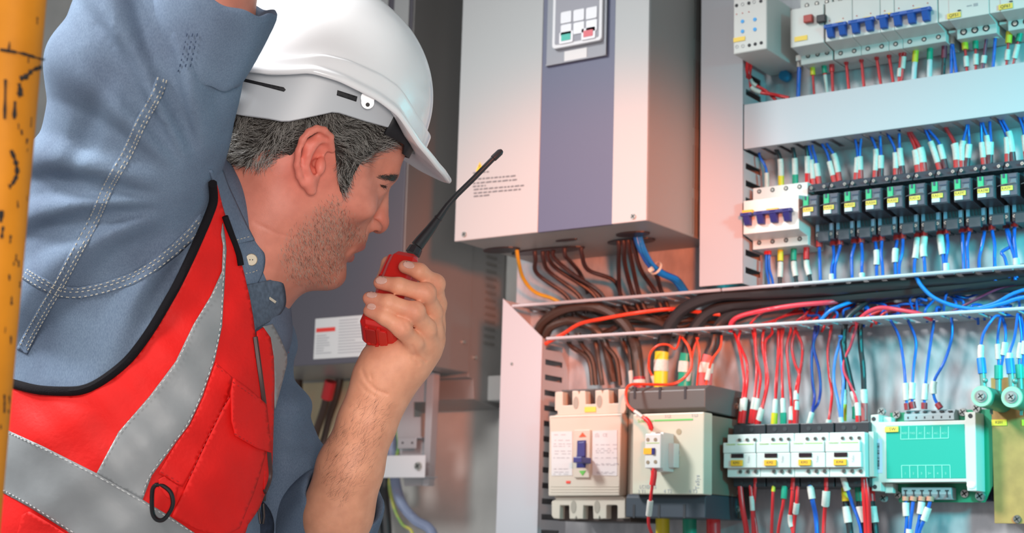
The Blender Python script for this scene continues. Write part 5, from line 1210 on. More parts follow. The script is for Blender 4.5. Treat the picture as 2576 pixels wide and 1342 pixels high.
def body_sdf(P):
    d = np.full(len(P), 1.)
    Q = hl(P); near = np.linalg.norm(Q, axis=1) < 260
    hd = np.full(len(P), .1); hd[near] = head_sdf(Q[near])*.001
    hd[~near] = np.maximum((np.linalg.norm(Q[~near], axis=1)-150)*.001, .03)
    nk = chain(P, NK, .03)
    nk = smin(nk, cap(P, hw(-22, -50, -22), PD(640, 690, 1.44), .013, .012), .02)
    d = smin(hd, nk, .03)
    ne = np.linalg.norm(P-EP(790, 400, 8), axis=1) < .06
    if ne.any(): d[ne] = smin(d[ne], ear_sdf(P[ne]), .0025)
    nh = np.linalg.norm(P-PD(980, 900, HD), axis=1) < .22
    hs = np.full(len(P), 1.); hs[nh] = hand_sdf(P[nh]); hs[~nh] = chain(P[~nh], [(PD(880, 1180, HD), .0285), (PD(850, 1290, HD+.008), .0305), (PD(820, 1420, HD+.05), .034)]); d = np.minimum(d, hs)
    core = chain(P, [(PD(570, 700, 1.49), .06), (PD(440, 900, 1.52), .095), (PD(330, 1400, 1.53), .10)], .03)
    core = smin(core, chain(P, [(PD(480, 760, 1.45), .05), (PD(330, 640, 1.40), .05), (PD(380, 350, 1.34), .045), (PD(500, 80, 1.30), .040), (PD(570, -160, 1.28), .036)], .02), .04)
    core = smin(core, chain(P, [(PD(560, 860, 1.60), .05), (PD(620, 1100, 1.62), .045), (PD(730, 1420, 1.56), .042), (PD(820, 1420, HD+.05), .034)], .02), .03)
    return smin(d, core, .02)
def bounds(pts, m):
    a = np.array(pts); return a.min(0)-m, a.max(0)+m
def skin_col(v):
    Q = hl(v); n = len(v); base = np.tile(V3((.68, .255, .175)), (n, 1))
    def mixc(w, c):
        w = np.clip(w, 0, 1)[:, None]; base[:] = base*(1-w)+V3(c)*w
    def g(c, r): return np.exp(-(((Q-V3(c))/V3(r))**2).sum(1))
    hm = np.linalg.norm(Q, axis=1) < 190
    mixc(.55*hm*g((60, -60, -15), (40, 40, 40)), (.72, .25, .18))
    mixc(.8*hm*(g((106, 0, -22), (14, 16, 14))), (.60, .15, .10))
    mixc(.75*np.exp(-((np.linalg.norm(v-EP(775, 400, 15), axis=1)/.042)**2)), (.85, .21, .16))
    mixc(.55*np.exp(-((np.linalg.norm(v-PD(620, 520, 1.42), axis=1)/.05)**2)), (.70, .24, .18))
    mixc(1.7*hm*(g((98, 0, -51), (11, 20, 5.5))+g((96, 0, -65), (11, 18, 6.5))), (.62, .15, .12))
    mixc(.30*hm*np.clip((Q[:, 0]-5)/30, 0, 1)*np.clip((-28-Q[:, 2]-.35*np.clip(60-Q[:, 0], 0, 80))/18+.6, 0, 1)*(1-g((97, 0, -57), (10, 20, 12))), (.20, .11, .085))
    hn = np.linalg.norm(v-PD(1010, 830, HD), axis=1)
    isl_ = np.zeros(n); nh_ = hn < .30; isl_[nh_] = (hand_sdf(v[nh_]) < .004)
    mixc(isl_, (.84, .39, .24))
    for k_, f_ in FING.items():
        t = PD(f_[0][0], f_[0][1], HD+f_[0][2]); mixc(.6*np.exp(-((np.linalg.norm(v-t, axis=1)/.014)**2)), (.66, .24, .17))
        t = PD(f_[2][0], f_[2][1], HD+f_[2][2]-.01); mixc(.35*np.exp(-((np.linalg.norm(v-t, axis=1)/.011)**2)), (.62, .2, .13))
    return base
SKIN = mat('skin', (.6, .3, .2), .5, spec=.45, sss=.12)
_n, _l = SKIN.node_tree.nodes, SKIN.node_tree.links
_a = _n.new('ShaderNodeAttribute'); _a.attribute_name = 'tint'
_t = _n.new('ShaderNodeTexNoise'); _t.inputs['Scale'].default_value = 70; _t.inputs['Detail'].default_value = 6
_tc = _n.new('ShaderNodeTexCoord'); _l.new(_tc.outputs['Object'], _t.inputs['Vector'])
_x = _n.new('ShaderNodeMix'); _x.data_type = 'RGBA'; _x.blend_type = 'MULTIPLY'; _x.inputs[0].default_value = .55
_r = _n.new('ShaderNodeValToRGB'); _r.color_ramp.elements[0].color = (.84, .74, .70, 1); _r.color_ramp.elements[1].color = (1.12, 1.1, 1.08, 1); _r.color_ramp.elements[0].position = .32; _r.color_ramp.elements[1].position = .68
_l.new(_t.outputs[0], _r.inputs[0]); _l.new(_a.outputs['Color'], _x.inputs[6]); _l.new(_r.outputs[0], _x.inputs[7])
_l.new(_x.outputs[2], _n['Principled BSDF'].inputs['Base Color'])
_t2 = _n.new('ShaderNodeTexNoise'); _t2.inputs['Scale'].default_value = 900; _t2.inputs['Detail'].default_value = 3; _l.new(_tc.outputs['Object'], _t2.inputs['Vector'])
_u = _n.new('ShaderNodeBump'); _u.inputs['Strength'].default_value = .25; _u.inputs['Distance'].default_value = .0006; _l.new(_t2.outputs[0], _u.inputs['Height']); _l.new(_u.outputs[0], _n['Principled BSDF'].inputs['Normal'])
lo, hi = bounds([hw(0, 0, 160), hw(150, 0, 0), hw(-120, 0, 0), hw(0, -120, 0), hw(0, 120, 0), PD(1125, 750, HD), PD(870, 1430, HD), PD(560, -190, 1.28), PD(210, 900, 1.52), PD(250, 1440, 1.53), PD(480, 1440, 1.53), PD(330, 1400, 1.66), PD(330, 1400, 1.40), PD(280, 640, 1.36)], .03)
bv, bq = nets(body_sdf, lo, hi, .0017)
bv = relax(bv, bq, 1, .4)
def crease(v, pts, amp, sg=4.):      # skin folds pressed into the surface
    q = v-V3(CC); z = q@V3(CF); X = W/2+FPX*(q@V3(CR))/z; Y = H/2-FPX*(q@V3(CU))/z; dm = np.full(len(v), 1e9)
    for (x0, y0), (x1, y1) in zip(pts, pts[1:]):
        t = np.clip(((X-x0)*(x1-x0)+(Y-y0)*(y1-y0))/((x1-x0)**2+(y1-y0)**2), 0, 1); dm = np.minimum(dm, np.hypot(X-x0-t*(x1-x0), Y-y0-t*(y1-y0)))
    nr = dm < 14
    if not nr.any(): return v
    zf = z[nr].min(); w_ = np.exp(-(dm/sg)**2)*(z < zf+.022)*nr
    return v+(q/z[:, None])*(amp*w_)[:, None]
for pts, amp in (([(910, 932), (922, 958), (945, 982), (972, 992)], .0016), ([(903, 962), (920, 984), (945, 998)], .0010), ([(1038, 872), (1046, 892), (1070, 910)], .0018), ([(1034, 890), (1040, 906), (1052, 918)], .0012),
                 ([(1078, 720), (1090, 738)], .0009), ([(1050, 766), (1062, 786)], .0009), ([(1016, 808), (1026, 828)], .0009), ([(1060, 772), (1070, 790)], .0007), ([(1004, 704), (1008, 722)], .0005), ([(976, 748), (980, 764)], .0005),
                 ([(905, 462), (928, 470), (938, 476)], .0006), ([(640, 560), (700, 590), (760, 600)], .0006)):
    bv = crease(bv, pts, amp)
person = mesh_np('person', bv, bq, SKIN, None, skin_col(bv), origin=atd(330, 1430, 1.53))
tag(person, 'man in white helmet and red safety vest, holding a red radio and leaning right', 'person')
def bvh_of(v, q): return BVHTree.FromPolygons([tuple(p) for p in v], [tuple(int(i) for i in f) for f in q])
BODY = bvh_of(bv, bq)
hv0, hq0 = nets(lambda P: smin(head_sdf(hl(P))*.001, chain(P, NK, .03), .03), *bounds([hw(0, 0, 140), hw(130, 0, 0), hw(-110, 0, 0), hw(0, -100, 0), hw(0, 90, 0), hw(0, 0, -130), PD(600, 500, 1.43)], .01), .003)
HEADF = bvh_of(relax(hv0, hq0, 1, .4), hq0)
def castb(b, px, py):
    r_ = ray(px, py).normalized()
    if isinstance(b, tuple):
        hs = [h for h in (q.ray_cast(CC, r_) for q in b) if h[0] is not None]
        return min(hs, key=lambda h: h[3]) if hs else (None,)*4
    return b.ray_cast(CC, r_)
def patch(name, b, poly, off, m, parent, step=7, solid=.0012, jit=0, ext=None):
    """cloth panel: the outline is laid on the form b and lifted by off metres"""
    P = []
    for i in range(len(poly)):
        a, c = Vector(poly[i]), Vector(poly[(i+1) % len(poly)]); n = max(1, int((c-a).length/step))
        P += [a.lerp(c, k/n) for k in range(n)]
    nb_ = len(P); x0, x1 = min(p.x for p in P), max(p.x for p in P); y0, y1 = min(p.y for p in P), max(p.y for p in P)
    def inside(x, y):
        c = False; j = len(poly)-1
        for i in range(len(poly)):
            xi, yi = poly[i]; xj, yj = poly[j]
            if (yi > y) != (yj > y) and x < (xj-xi)*(y-yi)/(yj-yi)+xi: c = not c
            j = i
        return c
    y = y0+step*.5; row = 0
    Q = list(P)
    while y < y1:
        x = x0+(step*.5 if row % 2 else 0)
        while x < x1:
            if inside(x, y) and min((Vector((x, y))-p).length for p in P[::2]) > step*.6: Q.append(Vector((x, y)))
            x += step
        y += step*.87; row += 1
    res = delaunay_2d_cdt(Q, [], [list(range(nb_))], 1, 1e-4)
    vs, fs = res[0], res[2]; v3 = []; bad = set(); last = None
    for i, p in enumerate(vs):
        h_ = castb(b, p.x, p.y)
        if h_[0] is None: v3.append(None); bad.add(i)
        else:
            n_ = h_[1]; 
            if n_.dot(CF) > 0: n_ = -n_
            o_ = off(p.x, p.y) if callable(off) else off
            v3.append(h_[0]+n_*o_*.4-ray(p.x, p.y).normalized()*o_*.6)
    good = [(i, p) for i, p in enumerate(v3) if p is not None]
    for i in bad:       # outline just past the form: continue at the depth of the nearest covered point
        j = min(good, key=lambda g_: (vs[g_[0]]-vs[i]).length); v3[i] = atd(vs[i].x, vs[i].y, (j[1]-CC).dot(CF)+.002)
    mb_ = MB(); mb_.add(v3, [tuple(f) for f in fs]); 
    # face the viewer
    o = mb_.build(name, m, parent, smooth=True)
    me = o.data; fl = sum(1 for p in me.polygons if p.normal.dot(CF) > 0)
    if fl > len(me.polygons)/2: me.flip_normals()
    if solid:
        s_ = o.modifiers.new('solid', 'SOLIDIFY'); s_.thickness = solid; s_.offset = -1
    return o
def onform(b, pts, off, k=6):
    """pixel polyline -> 3D line lying on the form"""
    P = crom([Vector((x, y, 0)) for x, y in pts], k); out = []; last = None
    for p in P:
        h_ = castb(b, p.x, p.y)
        if h_[0] is not None: last = (h_[0]-CC).dot(CF); out.append(h_[0]-ray(p.x, p.y).normalized()*off)
        elif last is not None: out.append(atd(p.x, p.y, last-off))
    return out
# ---- shirt
def fold(P, a, s, w, k):    # ridge bundle: waves across direction a, scale s
    x = P@V3(a)/s; return k*np.sin(x+1.3*np.sin(P@V3(w)/s*.37))
AX = V3(CR); AU = V3(CU); AT = -V3(CF)
def torso(P, g=0.):
    A = chain(P, [(PD(462, 745, 1.44), .068+g), (PD(400, 900, 1.43), .094+g), (PD(345, 1100, 1.43), .112+g), (PD(320, 1420, 1.43), .122+g)], .03)
    B = chain(P, [(PD(560, 770, 1.53), .055+g), (PD(470, 920, 1.57), .085+g), (PD(400, 1100, 1.60), .095+g), (PD(370, 1420, 1.60), .11+g)], .03)
    C_ = chain(P, [(PD(520, 570, 1.44), .030+g), (PD(500, 720, 1.45), .055+g)], .02)
    D_ = chain(P, [(PD(525, 640, 1.50), .055+g), (PD(500, 800, 1.50), .08+g)], .02)
    return smin(smin(smin(A, B, .07), C_, .05), D_, .05)
def shirt_base(P):
    d = torso(P)
    s = chain(P, [(PD(250, 760, 1.43), .080), (PD(275, 620, 1.40), .080), (PD(308, 440, 1.37), .073), (PD(355, 270, 1.335), .072), (PD(385, 130, 1.315), .064), (PD(352, 0, 1.32), .042), (PD(350, -90, 1.32), .042)], .03)
    s = smin(s, chain(P, [(PD(375, 150, 1.31), .065), (PD(478, 150, 1.305), .036), (PD(500, 60, 1.30), .036)], .03), .03)
    s = smin(s, cap(P, PD(430, 600, 1.43), PD(505, 500, 1.44), .045, .02), .06)
    d = smin(d, s, .06)
    l = chain(P, [(PD(530, 800, 1.585), .062), (PD(600, 875, 1.60), .054), (PD(598, 1000, 1.61), .053), (PD(618, 1090, 1.60), .058), (PD(675, 1220, 1.585), .056), (PD(725, 1380, 1.58), .060), (PD(800, 1400, 1.575), .058), (PD(825, 1340, 1.56), .046)], .02)
    return np.minimum(d, l)
def shirt_sdf(P):
    d = shirt_base(P)
    R0 = PD(540, 520, 1.36); X_ = (P-R0)@AX; Y_ = (P-R0)@AU; rr_ = np.hypot(X_, Y_); an_ = np.arctan2(Y_, -X_)
    fan = np.sin(an_*15+rr_*18+1.2*np.sin(an_*5))*np.clip((rr_-.035)/.05, 0, 1)*np.exp(-rr_/.22)
    q = -.012*np.maximum(fan, -.3)
    q += fold(P, AX*.55-AU*.83, .021, AU, .0026)+fold(P, AX*.3+AU*.95, .0145, AX, .0018)*(1+np.sin(P@AX/.05))*.5
    bl = (P-PD(250, 330, 1.30)); q += .006*np.exp(-((bl@(AX*.85-AU*.52))/.010)**2)*np.exp(-((bl@(AX*.52+AU*.85))/.045)**2)
    b2 = (P-PD(300, 120, 1.26)); q += .006*np.exp(-((b2@(AX*.75+AU*.66))/.007)**2)*np.exp(-((b2@(AX*.66-AU*.75))/.04)**2)
    b3 = (P-PD(360, 60, 1.26)); q += .006*np.exp(-((b3@(AX*.95+AU*.3))/.006)**2)*np.exp(-((b3@(AX*.3-AU*.95))/.03)**2)
    LL = (P-PD(690, 1000, 1.56)); q += -.0065*np.maximum(np.sin((LL@(AU*.95+AX*.35))/.011+1.6*np.sin(LL@AX/.03+1)+np.sin(LL@AU/.031)), -.4)*np.exp(-((LL@AU+.02)/.10)**2)*(((P-PD(650,1000,1.5))@AX) > 0)
    return d+q*np.clip(torso(P)/.04+.3, .3, 1)
lo, hi = bounds([PD(30, 1440, 1.31), PD(30, 1440, 1.72), PD(900, 1440, 1.5), PD(60, 500, 1.28), PD(100, -60, 1.22), PD(640, -60, 1.22), PD(700, 800, 1.72), PD(620, 400, 1.5)], .03)
DEN = mat('chambray_cloth', (.155, .215, .30), .85, spec=.15, noise=1, nscale=14, c2=(.12, .16, .23), bump=.15, bscale=1500)
_n, _l = DEN.node_tree.nodes, DEN.node_tree.links     # fine woven flecks
_wv = _n.new('ShaderNodeTexNoise'); _wv.inputs['Scale'].default_value = 1400; _wv.inputs['Detail'].default_value = 3
_mp = _n.new('ShaderNodeMapping'); _mp.inputs['Scale'].default_value = (1, 1, .3); _tc = _n.new('ShaderNodeTexCoord'); _l.new(_tc.outputs['Object'], _mp.inputs[0]); _l.new(_mp.outputs[0], _wv.inputs['Vector'])
_rr = _n.new('ShaderNodeValToRGB'); _rr.color_ramp.elements[0].color = (.86, .87, .9, 1); _rr.color_ramp.elements[1].color = (1.18, 1.16, 1.13, 1); _rr.color_ramp.elements[0].position = .38; _rr.color_ramp.elements[1].position = .62
_mx = _n.new('ShaderNodeMix'); _mx.data_type = 'RGBA'; _mx.blend_type = 'MULTIPLY'; _mx.inputs[0].default_value = .9
_src = _n['Principled BSDF'].inputs['Base Color'].links[0].from_socket
_l.new(_wv.outputs[0], _rr.inputs[0]); _l.new(_src, _mx.inputs[6]); _l.new(_rr.outputs[0], _mx.inputs[7]); _l.new(_mx.outputs[2], _n['Principled BSDF'].inputs['Base Color'])
sv, sq = nets(lambda P: np.maximum(shirt_sdf(P), -(CU.z*0+((P-PD(400, 1435, 1.5))@AU))) , lo, hi, .0032)
sv = relax(sv, sq, 2, .5)
PO = org_of(person)
shirt = mesh_np('shirt', sv, sq, DEN, person, origin=PO)
shirt['label'] = 'blue grey chambray work shirt'
SHIRT = bvh_of(sv, sq)
tv, tq = nets(lambda P: smin(torso(P, .006), shirt_base(P)-.0055, .01), lo, hi, .006); TORSO = bvh_of(relax(tv, tq, 3), tq)
nv, nq = nets(lambda P: smin(torso(P, .004), smin(head_sdf(hl(P))*.001, smin(chain(P, NK, .03), cap(P, hw(-22, -50, -22), PD(640, 690, 1.44), .013, .012), .02), .03)-.004, .03), lo, bounds([hi, hw(0, 0, 0)], .02)[1], .005); NECKF = bvh_of(relax(nv, nq, 2), nq)
# rolled cuffs
def cuff(name, c0, c1, r0, r1, fl, parent, nrm=None):
    a, b = V3(c0), V3(c1); ax = (b-a)/np.linalg.norm(b-a); u = np.cross(ax, V3(CF)); u /= np.linalg.norm(u); w = np.cross(ax, u)
    L = np.linalg.norm(b-a); prof = [(0, r0-.002), (-.003, r0+.0015), (.002, r0+.004), (L*.35, r0+(r1-r0)*.35+.0045), (L*.7, r0+(r1-r0)*.7+.004), (L-.002, r1+.003), (L+.0015, r1), (L-.001, r1-.003), (L*.8, r1-.005), (L*.3, r0-.004)]
    v = []; n = 72
    for i, (h_, r_) in enumerate(prof):
        for k in range(n):
            t = 2*math.pi*k/n; wob = 1+.022*math.sin(3*t+1+i*.15)+.014*math.sin(7*t+i*.5)
            c = a+ax*(h_+.004*math.sin(2*t+.6)+.0015*math.sin(9*t)); v.append(c+(u*math.cos(t)+w*math.sin(t)*fl)*r_*wob)
    f = [(i*n+k, i*n+(k+1) % n, (i+1)*n+(k+1) % n, (i+1)*n+k) for i in range(len(prof)-1) for k in range(n)]
    mb_ = MB(); mb_.add(v, f); return mb_.build(name, DEN, parent, smooth=True, sub=1)
cf_ = cuff('rolled_cuff', PD(476, 172, 1.294), PD(548, -14, 1.286), .0425, .0500, .95, shirt)
_n3 = V3(CR)*.42+V3(CU)*.62+V3(-CF)*.66; _n3 /= np.linalg.norm(_n3); _c3 = PD(862, 1258, 1.515)
cuff('rolled_cuff', _c3-_n3*.065, _c3, .050, .0400, 1.0, shirt)
# collar
def lift(o): return o
def ribbon(name, L_, R_, margin, m, parent, n=22, k=9, thick=.002, seed=0, forms=None):
    forms = forms or (BODY, SHIRT)
    def rs_(P, n):
        P = crom([Vector((a, b, 0)) for a, b in P], 8); D = [0]
        for a, b in zip(P, P[1:]): D.append(D[-1]+(b-a).length)
        out = []
        for i in range(n+1):
            s_ = D[-1]*i/n; j = 1
            while j < len(D)-1 and D[j] < s_: j += 1
            u = (s_-D[j-1])/max(D[j]-D[j-1], 1e-9); out.append(P[j-1].lerp(P[j], min(1, u)))
        return out
    A, B = rs_(L_, n), rs_(R_, n); G = []
    for i in range(n+1):
        for j in range(k+1):
            p = A[i].lerp(B[i], j/k); dd_ = [(h[0]-CC).dot(CF) for h in (castb(f_, p.x, p.y) for f_ in forms) if h[0] is not None]; G.append((i/n, j/k, p, min(dd_) if dd_ else None))
    T_ = np.array([[1, a, b, a*a, a*b] for a, b, p, d in G if d is not None and d < 1.56]); D_ = np.array([d for a, b, p, d in G if d is not None and d < 1.56])
    c, *_ = np.linalg.lstsq(T_, D_, rcond=None); mr = np.percentile((T_@c)-D_, 92)
    V_ = []
    for a, b, p, d in G:
        z = float(np.dot([1, a, b, a*a, a*b], c))-mr-margin-.0008*math.sin(a*9+b*4+seed); V_.append(atd(p.x, p.y, z))
    F_ = [(i*(k+1)+j, i*(k+1)+j+1, (i+1)*(k+1)+j+1, (i+1)*(k+1)+j) for i in range(n) for j in range(k)]
    mb_ = MB(); mb_.add(V_, F_); o = mb_.build(name, m, parent, smooth=True); me = o.data
    if sum(1 for p in me.polygons if p.normal.dot(CF) > 0) > len(me.polygons)/2: me.flip_normals()
    s_ = o.modifiers.new('solid', 'SOLIDIFY'); s_.thickness = thick; s_.offset = -1
    return o, BVHTree.FromPolygons([tuple(p) for p in V_], F_)
_, CL1 = ribbon('collar', [(530, 428), (538, 456), (552, 515), (572, 565), (592, 616)], [(562, 428), (575, 465), (598, 515), (620, 562), (641, 603)], .0015, DEN, shirt)
_, CL2 = ribbon('collar_point', [(590, 612), (594, 650), (604, 695), (620, 744)], [(642, 600), (666, 640), (664, 680), (650, 712)], .001, DEN, shirt, seed=1)
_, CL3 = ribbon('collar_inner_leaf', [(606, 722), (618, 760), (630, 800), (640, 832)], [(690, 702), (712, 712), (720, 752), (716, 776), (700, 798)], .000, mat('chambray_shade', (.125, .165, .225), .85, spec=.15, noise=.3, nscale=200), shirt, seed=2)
BTN = mat('button_ivory', (.50, .42, .28), .4)
h_ = castb(CL2, 632, 654); c_ = h_[0]-ray(632, 654).normalized()*.001; tvw = -ray(632, 654).normalized()
mb = MB(); mb.cyl(c_, c_+tvw*.0018, .0056, .0050, 24); bt = mb.build('button', BTN, shirt, smooth=True)
mb = MB()
for dx in (-.0012, .0012): mb.cyl(c_+CR*dx+tvw*.0015, c_+CR*dx+tvw*.0020, .0006, n=8)
mb.build('button_holes', INK, bt)
THR = mat('thread_pale', (.55, .50, .40), .7)
def stitches(name, b, pts, off, parent, m=THR, r=.00042, dash=.0032, gap=.0018):
    P = onform(b, pts, off, 10); mb_ = MB(); acc = 0; seg = []
    fine = []
    for a, c in zip(P, P[1:]):
        n = max(1, int((c-a).length/.0008)); fine += [a.lerp(c, k/n) for k in range(n)]
    s_ = 0; cur = []
    for a, c in zip(fine, fine[1:]):
        ph = s_ % (dash+gap)
        if ph < dash: cur.append(a)
        elif cur:
            if len(cur) > 1: mb_.tube([cur[0], cur[len(cur)//2], cur[-1]], r, 4)
            cur = []
        s_ += (c-a).length
    if mb_.v:
        o = mb_.build(name, m, parent); o['kind'] = 'stuff'; return o
def offs(pts, d):
    out = []
    for i, p in enumerate(pts):
        a = pts[max(i-1, 0)]; b = pts[min(i+1, len(pts)-1)]; t = Vector((b[0]-a[0], b[1]-a[1])).normalized(); out.append((p[0]-t.y*d, p[1]+t.x*d))
    return out
SEAM1 = [(408, 198), (396, 235), (355, 310), (318, 390), (272, 470), (240, 545), (190, 640), (150, 715), (118, 768), (82, 832), (55, 885)]
SEAM2 = [(62, 688), (100, 712), (150, 735), (200, 738), (260, 726), (330, 702), (390, 668), (440, 628), (480, 590), (515, 548)]
def strip(pts, w): a = offs(pts, w); b = offs(pts, -w); return a+b[::-1]
SF = mat('seam_cloth', (.13, .19, .27), .85, spec=.15, noise=.3, nscale=300)
for s_ in (SEAM1, SEAM2):
    patch('seam', SHIRT, strip(s_, 15), .0012, DEN, shirt, step=8, solid=.0012)
    for d_ in (-12, -4, 11) if s_ is SEAM1 else (-11, -3, 10): stitches('seam_stitching', SHIRT, offs(s_, d_), .0020, shirt)
for pts in ([(596, 604), (634, 594)], [(606, 690), (640, 684), (656, 672)]): stitches('collar_stitching', CL1 if pts[0][1] < 620 else CL2, pts, .0016, shirt)
mb = MB(); _b = castb(CL3, 680, 752); _c = _b[0]-ray(680, 752).normalized()*.0006; mb.tube([_c-CR*.005+CU*.0035, _c+CR*.005-CU*.0035], .0013, 6); mb.build('buttonhole', THR, shirt, smooth=True)
CFB = BVHTree.FromPolygons([tuple(v.co+org_of(cf_)) for v in cf_.data.vertices], [tuple(p.vertices) for p in cf_.data.polygons])
TBL = mat('thread_navy', (.03, .05, .10), .7)
for dx_ in (0, 14, 26): stitches('cuff_stitching', (CFB, SHIRT), [(470+dx_, 84), (463+dx_, 120), (453+dx_, 165), (446+dx_, 186)], .0016, shirt, TBL, .0005)
# ---- vest
VRED = mat('vest_red', (.80, .012, .010), .62, spec=.25, noise=.18, nscale=18, bump=.35, bscale=240, c2=(.66, .010, .008))
TAPE = mat('reflective_tape', (.27, .285, .295), .5, .1, noise=.12, nscale=25, bump=.8, bscale=38)
TRIM = mat('black_trim', (.009, .008, .010), .9, spec=.15, bump=.6, bscale=900)
VP = [(541, 462), (552, 500), (566, 545), (582, 590), (598, 640), (612, 690), (624, 745), (634, 800), (641, 850), (648, 900), (655, 960), (664, 1030), (669, 1080), (673, 1130), (676, 1180), (672, 1225), (650, 1275), (620, 1320), (590, 1420),
      (-90, 1420), (-90, 940), (-20, 955), (36, 978), (100, 990), (180, 994), (216, 988), (250, 972), (292, 944), (330, 912), (362, 872), (392, 828), (424, 772), (452, 722), (484, 655), (510, 597), (530, 548), (541, 505), (538, 480)]
def wr(x, y): return .004+.0012*math.sin(x*.021+y*.034)+.0007*math.sin(x*.05-y*.043)
vest = patch('safety_vest', TORSO, VP, wr, VRED, person, step=9, solid=.0015)
VB = None
def bvh_obj(o):
    me = o.data; og = org_of(o); return BVHTree.FromPolygons([tuple(v.co+og) for v in me.vertices], [tuple(p.vertices) for p in me.polygons])
ORG[vest.name] = PO
VB = bvh_obj(vest)
TP1 = [(556, 590), (561, 620), (558, 683), (531, 744), (487, 816), (442, 910), (376, 998), (299, 1087), (243, 1192), (359, 1258), (382, 1197), (442, 1114), (475, 1070), (509, 998), (539, 910), (558, 821), (563, 738), (567, 660), (569, 630), (566, 600), (560, 560)]
TP2 = [(-88, 1042), (15, 1081), (111, 1125), (240, 1190), (359, 1258), (431, 1302), (545, 1380), (230, 1385), (166, 1335), (72, 1275), (0, 1236), (-88, 1195)]
def wt(x, y): return .0013+.0003*math.sin(x*.031+y*.017)*math.sin(y*.043-x*.011)
patch('reflective_tape', VB, TP1, wt, TAPE, vest, step=7, solid=.0008)
patch('reflective_tape', VB, TP2, wt, TAPE, vest, step=7, solid=.0008)
GT = mat('grey_thread', (.62, .63, .62), .6)
stitches('tape_stitching', VB, [(563, 610), (560, 683), (534, 744), (490, 816), (446, 910), (380, 998), (303, 1087), (247, 1190)], .0028, vest, GT, .0004)
stitches('tape_stitching', VB, [(565, 640), (560, 738), (555, 821), (536, 910), (505, 998), (471, 1070), (438, 1114), (378, 1197), (357, 1252)], .0028, vest, GT, .0004)
stitches('tape_stitching', VB, [(-40, 1065), (15, 1087), (111, 1131), (240, 1197), (359, 1264), (431, 1308), (500, 1350)], .0028, vest, GT, .0004)
stitches('tape_stitching', VB, [(-40, 1210), (0, 1230), (72, 1269), (166, 1329), (200, 1350)], .0028, vest, GT, .0004)
arm = [(-60, 940), (0, 955), (40, 968), (100, 982), (175, 985), (212, 980), (246, 965), (288, 936), (324, 904), (356, 864), (386, 820), (418, 766), (446, 716), (478, 650), (504, 592), (524, 545), (537, 505), (535, 462)]
mb = MB(); P = [p for p in onform(TORSO, arm, .0055, 5)]; mb.tube(P, .0040, 8); mb.build('armhole_trim', TRIM, vest, smooth=True)
ne_ = [(566, 545), (582, 590), (600, 640), (606, 668)]
mb = MB(); mb.tube(onform(TORSO, ne_, .008, 5), .0028, 8); mb.build('neck_trim', TRIM, vest, smooth=True)
DRED = mat('vest_thread', (.45, .01, .01), .7)
patch('pen_pocket', VB, [(542, 912), (583, 950), (574, 992), (548, 1048), (518, 1108), (492, 1165), (459, 1226), (398, 1192), (442, 1118), (477, 1072), (511, 1000)], .0022, VRED, vest, step=8, solid=.0018)
patch('chest_pocket', VB, [(588, 985), (630, 1020), (664, 1060), (666, 1140), (652, 1190), (636, 1240), (600, 1330), (560, 1350), (500, 1335), (432, 1300), (462, 1238), (520, 1112), (560, 1030)], .0035, VRED, vest, step=8, solid=.003)
patch('pocket_flap', VB, [(583, 952), (620, 978), (663, 1018), (667, 1060), (675, 1139), (640, 1128), (588, 1098), (578, 1060), (576, 990)], .0085, VRED, vest, step=7, solid=.002)
for pts in ([(576, 1000), (522, 1104), (468, 1222)], [(586, 962), (660, 1026), (668, 1134)], [(590, 1092), (640, 1120), (670, 1132)], [(545, 920), (570, 945)], [(404, 1188), (458, 1218)]): stitches('pocket_stitching', VB, pts, .0105 if pts[0][0] > 580 else .0062, vest, DRED, .0004)
mb = MB(); Zp = onform(VB, [(641, 848), (648, 900), (656, 960), (665, 1030), (671, 1090), (676, 1150), (678, 1200), (664, 1240)], .001, 6); mb.tube(Zp, .0026, 6); zp = mb.build('zip', mat('zip_dark', (.05, .02, .02), .5), vest, smooth=True)
zc_ = castb(SHIRT, 655, 1250); zd = 1.40 if zc_[0] is None else (zc_[0]-CC).dot(CF)-.01
mb = MB(); mb.cyl(atd(657, 1242, zd), atd(659, 1262, zd), .0045, .0035, 8); mb.tube([atd(x, y, zd-.002) for x, y in ((650, 1268), (652, 1300), (655, 1318), (661, 1318), (664, 1300), (662, 1268))], .0011, 6, closed=True); mb.build('zip_slider', mat('zip_metal', (.05, .045, .045), .3, .8), vest, smooth=True)
# far half of the vest
FH = nets(lambda P: smin(torso(P, .010), chain(P, [(PD(620, 800, 1.55), .045), (PD(590, 960, 1.56), .055), (PD(570, 1150, 1.56), .068)], .03), .04), lo, hi, .006); FHB = bvh_of(relax(FH[0], FH[1], 3), FH[1])
patch('far_front_panel', FHB, [(646, 835), (662, 824), (680, 850), (688, 900), (690, 960), (688, 1050), (686, 1120), (684, 1180), (676, 1225), (664, 1235), (664, 1100), (650, 960)], .001, VRED, vest, step=8, solid=.0012)
patch('far_tape', FHB, [(662, 822), (686, 816), (704, 850), (722, 892), (722, 915), (708, 970), (692, 1030), (690, 960), (684, 880)], .0005, TAPE, vest, step=7, solid=.0008)
mb = MB(); mb.tube([atd(x, y, 1.545) for x, y in ((684, 816), (700, 840), (722, 890))], .0022, 6); mb.build('far_edge', VRED, vest, smooth=True)
